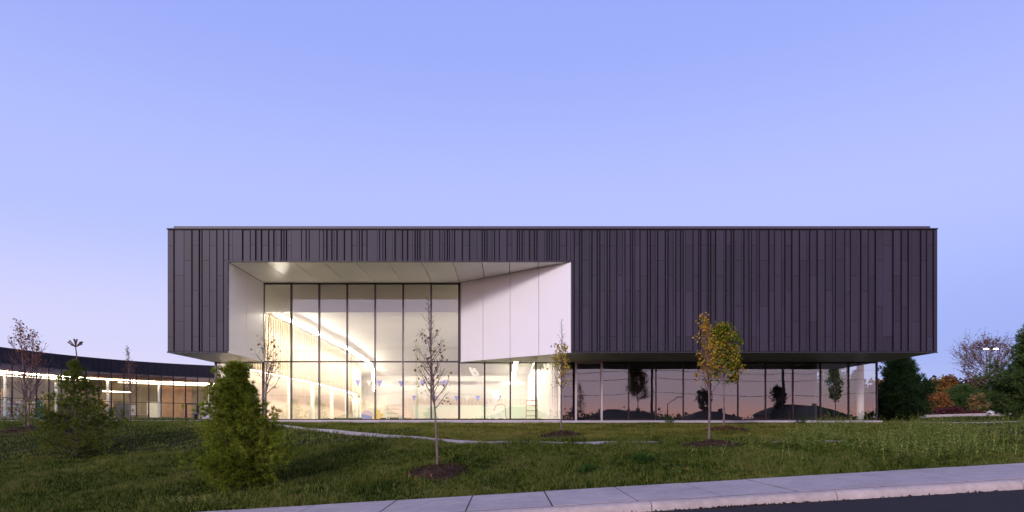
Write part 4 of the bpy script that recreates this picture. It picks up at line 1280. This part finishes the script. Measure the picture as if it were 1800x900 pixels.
# lamp post with two lit heads
lz = float(zg(ax(1740, 75), 75))
LX = ax(1740.5, 75)
lo = root('lamp_post', (LX, 75, lz), 'tall dark car park lamp post with two lit floodlights', 'street lamp')
zt = at(0, 611, 75).z
MB().tube([(LX, 75, lz - .1), (LX, 75, zt)], [.13, .09], 10).build('pole', M['pole'], lo)
MB().box(LX - .75, LX + .75, 74.95, 75.05, zt - .02, zt + .08).build('cross_arm', M['pole'], lo)
for s_ in (-1, 1):
    h = MB().box(LX + s_ * .35 - .28, LX + s_ * .35 + .28, 74.75, 75.15, zt - .13, zt - .03).build('lamp_head', M['pole'], lo)
    c = LX + s_ * .55
    MB().prism([(c - .17, 74.72), (c + .17, 74.72), (c + .17, 75.0), (c - .17, 75.0)], zt - .2, zt - .131).build('lens', M['light_lot'], h)
for k, (xp, s_) in enumerate(((1742, .42), (1746, .3))):
    n = 10
    vs = []
    rr = random.Random(k)
    mbk = MB()
    bx, bz_ = ax(xp, 60), float(zg(ax(xp, 60), 60))
    for i in range(6):
        ph = math.pi * i / 5 - math.pi / 2
        for j in range(n):
            a = 2 * math.pi * j / n
            q = s_ * rr.uniform(.8, 1.15)
            vs.append((bx + q * math.cos(ph) * math.cos(a), 60 + q * math.cos(ph) * math.sin(a), bz_ + s_ * .5 + q * .7 * math.sin(ph)))
    fs = [(i * n + j, i * n + (j + 1) % n, (i + 1) * n + (j + 1) % n, (i + 1) * n + j) for i in range(5) for j in range(n)]
    o = mbk.quadmesh(vs, fs).build('boulder', M['rock'])
    tag(o, ['larger pale boulder by the white kerb at right', 'smaller pale boulder right of the larger one by the kerb'][k], 'rock', 'pale boulders by the kerb')

# mulch rings
mulch_spots = [(ax(45, 27.6), 27.6, .95, 'mulch ring around the twin-stemmed red-leaved tree'), (ax(768, 15.62), 15.62, .78, 'dark mulch ring around the tall sapling on the bank'),
               (ax(987, 21.9), 21.9, .78, 'rough mulch mound around the yellow-leaved sapling'), (ax(1252, 17.6), 17.6, .85, 'mulch mound below the leaning amber sapling'),
               (ax(1277, 25.7), 25.7, .85, 'brown mulch mound around the green and gold sapling')]
for k, (mx_, my_, mr2, lab) in enumerate(mulch_spots):
    rs = np.random.RandomState(60 + k)
    r = root('mulch_ring', (mx_, my_, float(zg(mx_, my_))), lab, 'mulch', 'mulch rings under the lawn trees')
    m_ = MB()
    vs, fs = [], []
    nr, na = 7, 28
    off = rs.uniform(0, 6, 4)
    for i in range(nr + 1):
        q = i / nr
        for j in range(na):
            a = 2 * math.pi * j / na
            rr = mr2 * q * (1 + .12 * math.sin(2 * a + off[0]) + .08 * math.sin(5 * a + off[1]))
            x, y = mx_ + rr * math.cos(a), my_ + rr * .9 * math.sin(a)
            hgt = .16 * (1 - q ** 2) + .04 * math.sin(4 * a + 7 * q + off[2]) * (1 - q) + rs.uniform(-.012, .02) * (1 - q * .5) + .012
            if q == 1: hgt = -.04
            vs.append((x, y, float(zg(x, y)) + hgt))
    for i in range(nr):
        for j in range(na):
            fs.append((i * na + j, i * na + (j + 1) % na, (i + 1) * na + (j + 1) % na, (i + 1) * na + j))
    m_.quadmesh(vs, fs).build('mound', M['mulch'], r)
    n = 500
    a = rs.uniform(0, 6.28, n); q = np.sqrt(rs.uniform(0, 1.05, n))
    px, py = mx_ + mr2 * q * np.cos(a), my_ + mr2 * .9 * q * np.sin(a)
    pz = zg(px, py) + .16 * (1 - q ** 2) + .02
    o = npmesh('wood_chips', leaves_np(np.stack([px, py, pz], 1), .07, rs), 4, M['leaf_brown' if k == 4 else 'mulch'], r)
    o['kind'] = 'stuff'

# ------------------------------------------------------------------ grass, weeds
def path_dist(X, Y):
    d = np.full(X.shape, 99.0)
    for a, b in zip(path_pts[:-1], path_pts[1:]):
        ax_, ay_ = a; bx_, by_ = b
        vx, vy = bx_ - ax_, by_ - ay_
        t = np.clip(((X - ax_) * vx + (Y - ay_) * vy) / (vx * vx + vy * vy), 0, 1)
        d = np.minimum(d, np.hypot(X - ax_ - t * vx, Y - ay_ - t * vy))
    return d
def mulch_mask(X, Y):
    k = np.ones(X.shape, bool)
    for mx_, my_, mr2, _ in mulch_spots:
        k &= np.hypot(X - mx_, (Y - my_) / .9) > mr2 * .92
    return k
def blades(n, x0, x1, y0, y1, hmin, hmax, wd, rs, keep=None):
    X, Y = rs.uniform(x0, x1, n), rs.uniform(y0, y1, n)
    vis_ = np.abs(X + .2) < .84 * Y + 1.0
    k = vis_ & (path_dist(X, Y) > .44) & mulch_mask(X, Y) & ~((Y > 33.7) & (X > -16) & (X < 20.8))
    if keep is not None: k &= keep(X, Y, rs)
    X, Y = X[k], Y[k]
    n = len(X)
    tall = 1 + .40 * np.sin(X * 1.7 + 2 * np.sin(Y * .9)) * np.sin(Y * 1.9 + X * .6) + .30 * np.sin(X * 9.1 + 3 * np.sin(Y * 3.3)) * np.sin(Y * 8.3 + 2 * np.sin(X * 2.9))
    crest = np.exp(-((path_dist(X, Y) - .6) / .3) ** 2) * (.4 + .6 * np.sin(X * 2.3) ** 2)
    h = rs.uniform(hmin, hmax, n) * np.clip(tall, .35, 1.9) * (1 + .9 * crest)
    a = rs.uniform(0, 6.283, n)
    W = wd * rs.uniform(.7, 1.4, n)
    z = zg(X, Y) - .01
    base = np.stack([X, Y, z], 1)
    sd = np.stack([np.cos(a), np.sin(a), 0 * a], 1) * W[:, None] / 2
    ln = rs.normal(0, .42, (n, 2))
    tip = base + np.stack([ln[:, 0] * h, ln[:, 1] * h, h], 1)
    return np.stack([base - sd, base + sd, tip], 1).reshape(-1, 3)
rs = np.random.RandomState(77)
G = [blades(430000, -17, 15, 13.22, 20.5, .05, .12, .017, rs),
     blades(80000, -26, -3, 20.5, 36, .05, .11, .02, rs),
     blades(60000, -60, 45, 36, 62, .06, .13, .05, rs)]
go = npmesh('bank_grass', np.concatenate(G), 3, M['grass'])
tag(go, 'longer dark green grass covering the sloping bank', 'grass', kind='stuff')
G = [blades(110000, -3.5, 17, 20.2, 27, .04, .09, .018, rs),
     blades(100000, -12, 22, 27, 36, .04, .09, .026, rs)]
go = npmesh('mown_lawn', np.concatenate(G), 3, M['grass_dry_lit'])
tag(go, 'mown straw-tinted lawn, coloured lighter for hall glow, between the footpath and the building', 'grass', kind='stuff')

def weeds(spots, rs, hmin, hmax, lsize, seg=9):
    tri = []
    for (x, y) in spots:
        z = float(zg(x, y)) - .02
        h = rs.uniform(hmin, hmax) * (1 + .45 * math.sin(x * 2.3 + y) * math.sin(y * 1.9 - x * .7))
        ld_ = rs.normal(0, .14, 2)
        top = np.array([x + ld_[0] * h, y + ld_[1] * h, z + h])
        b = np.array([x, y, z])
        a = rs.uniform(0, 3.14)
        s_ = np.array([math.cos(a), math.sin(a), 0]) * .006
        tri += [b - s_, b + s_, top]
        k = int(seg * rs.uniform(.7, 1.4))
        az = rs.uniform(0, 6.28)
        for q in range(k):
            t = .15 + .85 * q / k
            p = b + (top - b) * t
            az += 2.3
            l = lsize * (1.15 - .6 * t) * rs.uniform(.7, 1.2)
            d = np.array([math.cos(az) * .8, math.sin(az) * .8, rs.uniform(.1, .7)])
            u = np.array([-math.sin(az), math.cos(az), 0]) * l * .16
            m_ = p + d * l * .5
            e = p + d * l + np.array([0, 0, -.15 * l])
            tri += [p, m_ + u, e, p, e, m_ - u]
    return np.array(tri)
rs = np.random.RandomState(9)
sp = []
while len(sp) < 3000:
    y = rs.uniform(14.2, 31.5)
    x = rs.uniform(4.5, .84 * y + 1)
    px_ = 890 + FPX * x / y
    if px_ < 1390 - 3 * (y - 18) and rs.rand() > .06: continue
    if y > 24 and px_ < 1430 and rs.rand() > .05: continue
    if path_dist(np.array([x]), np.array([y]))[0] < .5 and x < 9: continue
    cl_ = math.sin(x * 1.3 + 1) * math.sin(y * .9 + .5)
    if cl_ < rs.uniform(-.9, .5): continue
    sp.append((x, y))
wd_ = npmesh('weed_patch', weeds(sp, rs, .16, .62, .13), 3, M['weed'])
tag(wd_, 'tall tangled weeds covering the bank at right', 'weeds', kind='stuff')
sp = [(rs.uniform(-9.0, 6.5), rs.uniform(17.6, 19.2)) for _ in range(420)]
sp = [(x, y) for x, y in sp if .45 < float(path_dist(np.array([x]), np.array([y]))[0]) < 1.9]
sp += [(ax(420, 15) + rs.normal(0, .95), 14.35 + rs.normal(0, .25)) for _ in range(230)]
sp += [(ax(500, 22) + rs.normal(0, .9), 22 + rs.normal(0, .5)) for _ in range(140)]
sp += [(rs.uniform(-3, 6), rs.uniform(14, 17.8)) for _ in range(160)]
w2 = npmesh('low_weeds', weeds(sp, rs, .08, .24, .10, 7), 3, M['weed'])
tag(w2, 'low broad-leaved weeds along the crest and under the conifer shrub', 'weeds', kind='stuff')
for xp, yd, n, s_, h, lab in ((1176, 33.4, 20, .22, .62, 'single leafy weed standing against the dark glazing plinth'), (1130, 15.3, 60, .26, .34, 'bright green leafy clump on the bank below the amber sapling'),
                              (1035, 14.7, 45, .22, .26, 'bright green low clump near the middle of the sidewalk edge'), (1410, 32.6, 26, .35, .6, 'leafy weed clump left of the glass corner')):
    x = ax(xp, yd)
    r = root('weed_clump', (x, yd, float(zg(x, yd))), lab, 'weed', 'separate leafy weed clumps')
    npmesh('leaves', weeds([(x + rs.normal(0, s_ * .5), yd + rs.normal(0, s_ * .4)) for _ in range(n)], rs, h * .5, h, .15, 12), 3, M['clump'], r)

# ------------------------------------------------------------------ across the road (mirrored in the glazing)
pole_x = [-39.2, -10.8, 17.6, 46.0]
GP = 'timber utility poles across the road'
for k, px_ in enumerate(pole_x):
    z0 = float(zg(px_, -8))
    lab = ['timber utility pole across the road at far left', 'timber utility pole mirrored left of the tall sapling', 'timber utility pole mirrored in the dark glazing beside the dark tree', 'timber utility pole across the road at far right'][k]
    r = root('utility_pole', (px_, -8, z0), lab, 'utility pole', GP)
    MB().tube([(px_, -8, z0 - .3), (px_, -8, 11.3)], [.19, .13], 10).build('pole', M['timber_pole'], r)
    MB().bar((px_, -7.0, 10.6), (px_, -9.0, 10.6), .12, .14).build('cross_arm', M['timber_pole'], r)
    for dy in (-.85, .85):
        MB().tube([(px_, -8 + dy, 10.66), (px_, -8 + dy, 10.9)], .05, 8).build('insulator', M['steel_white'], r)
GWI = 'overhead cables across the road'
for nm, y, z, sag in (('front upper', -7.15, 10.9, .5), ('rear upper', -8.85, 10.9, .45), ('third', -8, 8.2, .6), ('fourth', -8.05, 7.2, .5), ('lowest', -7.95, 5.5, .55)):
    pts = []
    for a, b in zip(pole_x[:-1], pole_x[1:]):
        for i in range(14):
            t = i / 14
            pts.append((a + (b - a) * t, y, z - sag * 4 * t * (1 - t)))
    pts.append((pole_x[-1], y, z))
    tag(MB().tube(pts, .028, 5).build('overhead_cable', M['wire']), 'sagging ' + nm + ' overhead cable mirrored in the glazing', 'cable', GWI)
for k, (px_, lab) in enumerate(((-17.6, 'tall street lamp mirrored in the fourth tall pane'), (20.4, 'street lamp with curved arm mirrored in the dark glazing'), (33.0, 'thick dark street lamp pole mirrored near the right corner'))):
    py = -3.2 if k == 0 else -12 if k == 1 else -7
    z0 = float(zg(px_, py)); H = (10.6, 3.0, 10.0)[k]
    r = root('street_lamp', (px_, py, z0), lab, 'street lamp', 'street lamps across the road')
    MB().tube([(px_, py, z0 - .1), (px_, py, z0 + H)], [(.13, .07, .16)[k], (.09, .05, .12)[k]], 10).build('pole', M['pole'], r)
    MB().tube([(px_, py, z0 + H - .1), (px_ + (.7, .5, .7)[k], py, z0 + H + .25), (px_ + 1.5, py, z0 + H + (.3, .8, .3)[k])], .035, 8).build('arm', M['pole'], r)
    MB().box(px_ + 1.2, px_ + 2.0, py - .16, py + .16, z0 + H + (.22, .72, .22)[k], z0 + H + (.36, .82, .36)[k]).build('lamp_head', M['alu'], r)
GT = 'small trees across the road'
for k, (px_, py, H, lab) in enumerate(((24.8, -11, 4.2, 'small round tree mirrored between the two lawn saplings'), (33.8, -10, 4.3, 'leafy tree mirrored beside the thick dark pole'), (40.2, -9, 6.3, 'bushy tree mirrored next to the glass corner'),
                                       (-18.5, -14, 5.2, 'small tree mirrored low in the fourth tall pane'), (-27, -12, 6.0, 'tree mirrored behind the large conifer shrub'))):
    broadleaf('roadside_tree', lab, 'tree', px_, py, H, 80 + k, r0=.07, crown=(.35, .98), spread=1.25, nb=34, leaves=1300, lsize=.24, lm='leaf_dark', zone=(.3, 1), full=True, subt=3, group=GT, rise=(25, 55))
def house(x, y, wd, dp, hw, hr, lab, mw):
    z0 = float(zg(x, y)) - .1
    r = root('house', (x, y, z0), lab, 'house', 'houses across the road')
    x0, x1, y0, y1 = x - wd / 2, x + wd / 2, y - dp / 2, y + dp / 2
    MB().box(x0, x1, y0, y1, z0 - .5, z0 + hw).build('wall', M[mw], r)
    o = .5
    rf = MB().quadmesh([(x0 - o, y0 - o, z0 + hw - .05), (x1 + o, y0 - o, z0 + hw - .05), (x1 + o, y1 + o, z0 + hw - .05), (x0 - o, y1 + o, z0 + hw - .05), (x0 + dp * .38, y, z0 + hw + hr), (x1 - dp * .38, y, z0 + hw + hr)],
                       [(0, 1, 5, 4), (1, 2, 5), (2, 3, 4, 5), (3, 0, 4), (3, 2, 1, 0)]).build('roof', M['roof'], r)
    MB().box(x + wd * .2, x + wd * .2 + .8, y - .4, y + .4, z0 + hw + hr * .5, z0 + hw + hr + .6).build('chimney', M['brick'], rf)
    MB().box(x - .5, x + .5, y1 + .002, y1 + .08, z0 + .02, z0 + 2.1).build('door', M['door'], r)
    for wx in (-.34, .3):
        wn = MB().box(x + wx * wd - .8, x + wx * wd + .8, y1 + .002, y1 + .1, z0 + .9, z0 + 2.2).build('window', M['steel_white'], r)
        MB().box(x + wx * wd - .7, x + wx * wd + .7, y1 + .1, y1 + .11, z0 + 1.0, z0 + 2.1).build('pane', M['pane'], wn)
house(28, -84, 15, 10, 2.8, 1.7, 'brick hip-roofed house mirrored at the left end of the dark glazing', 'brick')
house(50, -88, 12, 10, 2.6, 1.6, 'smaller brick house mirrored at the middle of the dark glazing', 'brick')
house(68, -80, 17, 10, 3.0, 2.4, 'wide house mirrored toward the right end of the dark glazing', 'brick')
house(-30, -74, 14, 10, 3.2, 2.4, 'brick house mirrored behind the tall lit glazing', 'brick')
house(3, -74, 13, 10, 3.0, 2.3, 'house mirrored below the slanted wall', 'brick')
rs = np.random.RandomState(15)
fp = []
for k in range(220):
    x = rs.uniform(-95, 110); y = rs.uniform(-112, -96)
    h = rs.uniform(2.8, 4.6) + 1.2 * math.sin(x * .07) 
    v = rs.normal(size=(45, 3)); v /= np.linalg.norm(v, axis=1)[:, None]
    fp.append(v * rs.uniform(.4, 1, (45, 1)) * np.array([3.0, 2.0, h * .55]) + np.array([x, y, float(zg(x, y)) + h * .5]))
fo = npmesh('far_hedgerow', leaves_np(np.concatenate(fp), .9, rs), 4, M['leaf_dark'])
tag(fo, 'dark hedgerow across the road mirrored low in the glazing', 'hedgerow', kind='stuff')

# small litter: fallen leaves on the lawn, grit in the gutter
rs = np.random.RandomState(21)
n = 150
X, Y = rs.uniform(-9, 9, n), rs.uniform(13.5, 24, n)
for cx_, cy_ in ((ax(1246, 18.6), 18.6), (ax(987, 22), 22), (ax(1270, 26), 26), (ax(769, 15.7), 15.7)):
    X = np.concatenate([X, cx_ + rs.normal(0, .9, 45)]); Y = np.concatenate([Y, np.maximum(13.4, cy_ + rs.normal(0, .8, 45))])
lv = leaves_np(np.stack([X, Y, zg(X, Y) + .07], 1), .075, rs)
tag(npmesh('fallen_leaves', lv, 4, M['leaf_brown']), 'brown fallen leaves scattered over the lawn', 'leaves', kind='stuff')
n = 900
X = np.concatenate([rs.normal(ax(1310, 10.6), .55, 450), rs.uniform(-1, 9.5, 450)])
Y = 10.60 - np.abs(rs.normal(0, .035, n))
lv = leaves_np(np.stack([X, Y, z_walk(X) - .145], 1), .035, rs)
tag(npmesh('gutter_grit', lv, 4, M['mulch']), 'dark grit and leaf crumbs along the kerb foot', 'grit', kind='stuff')
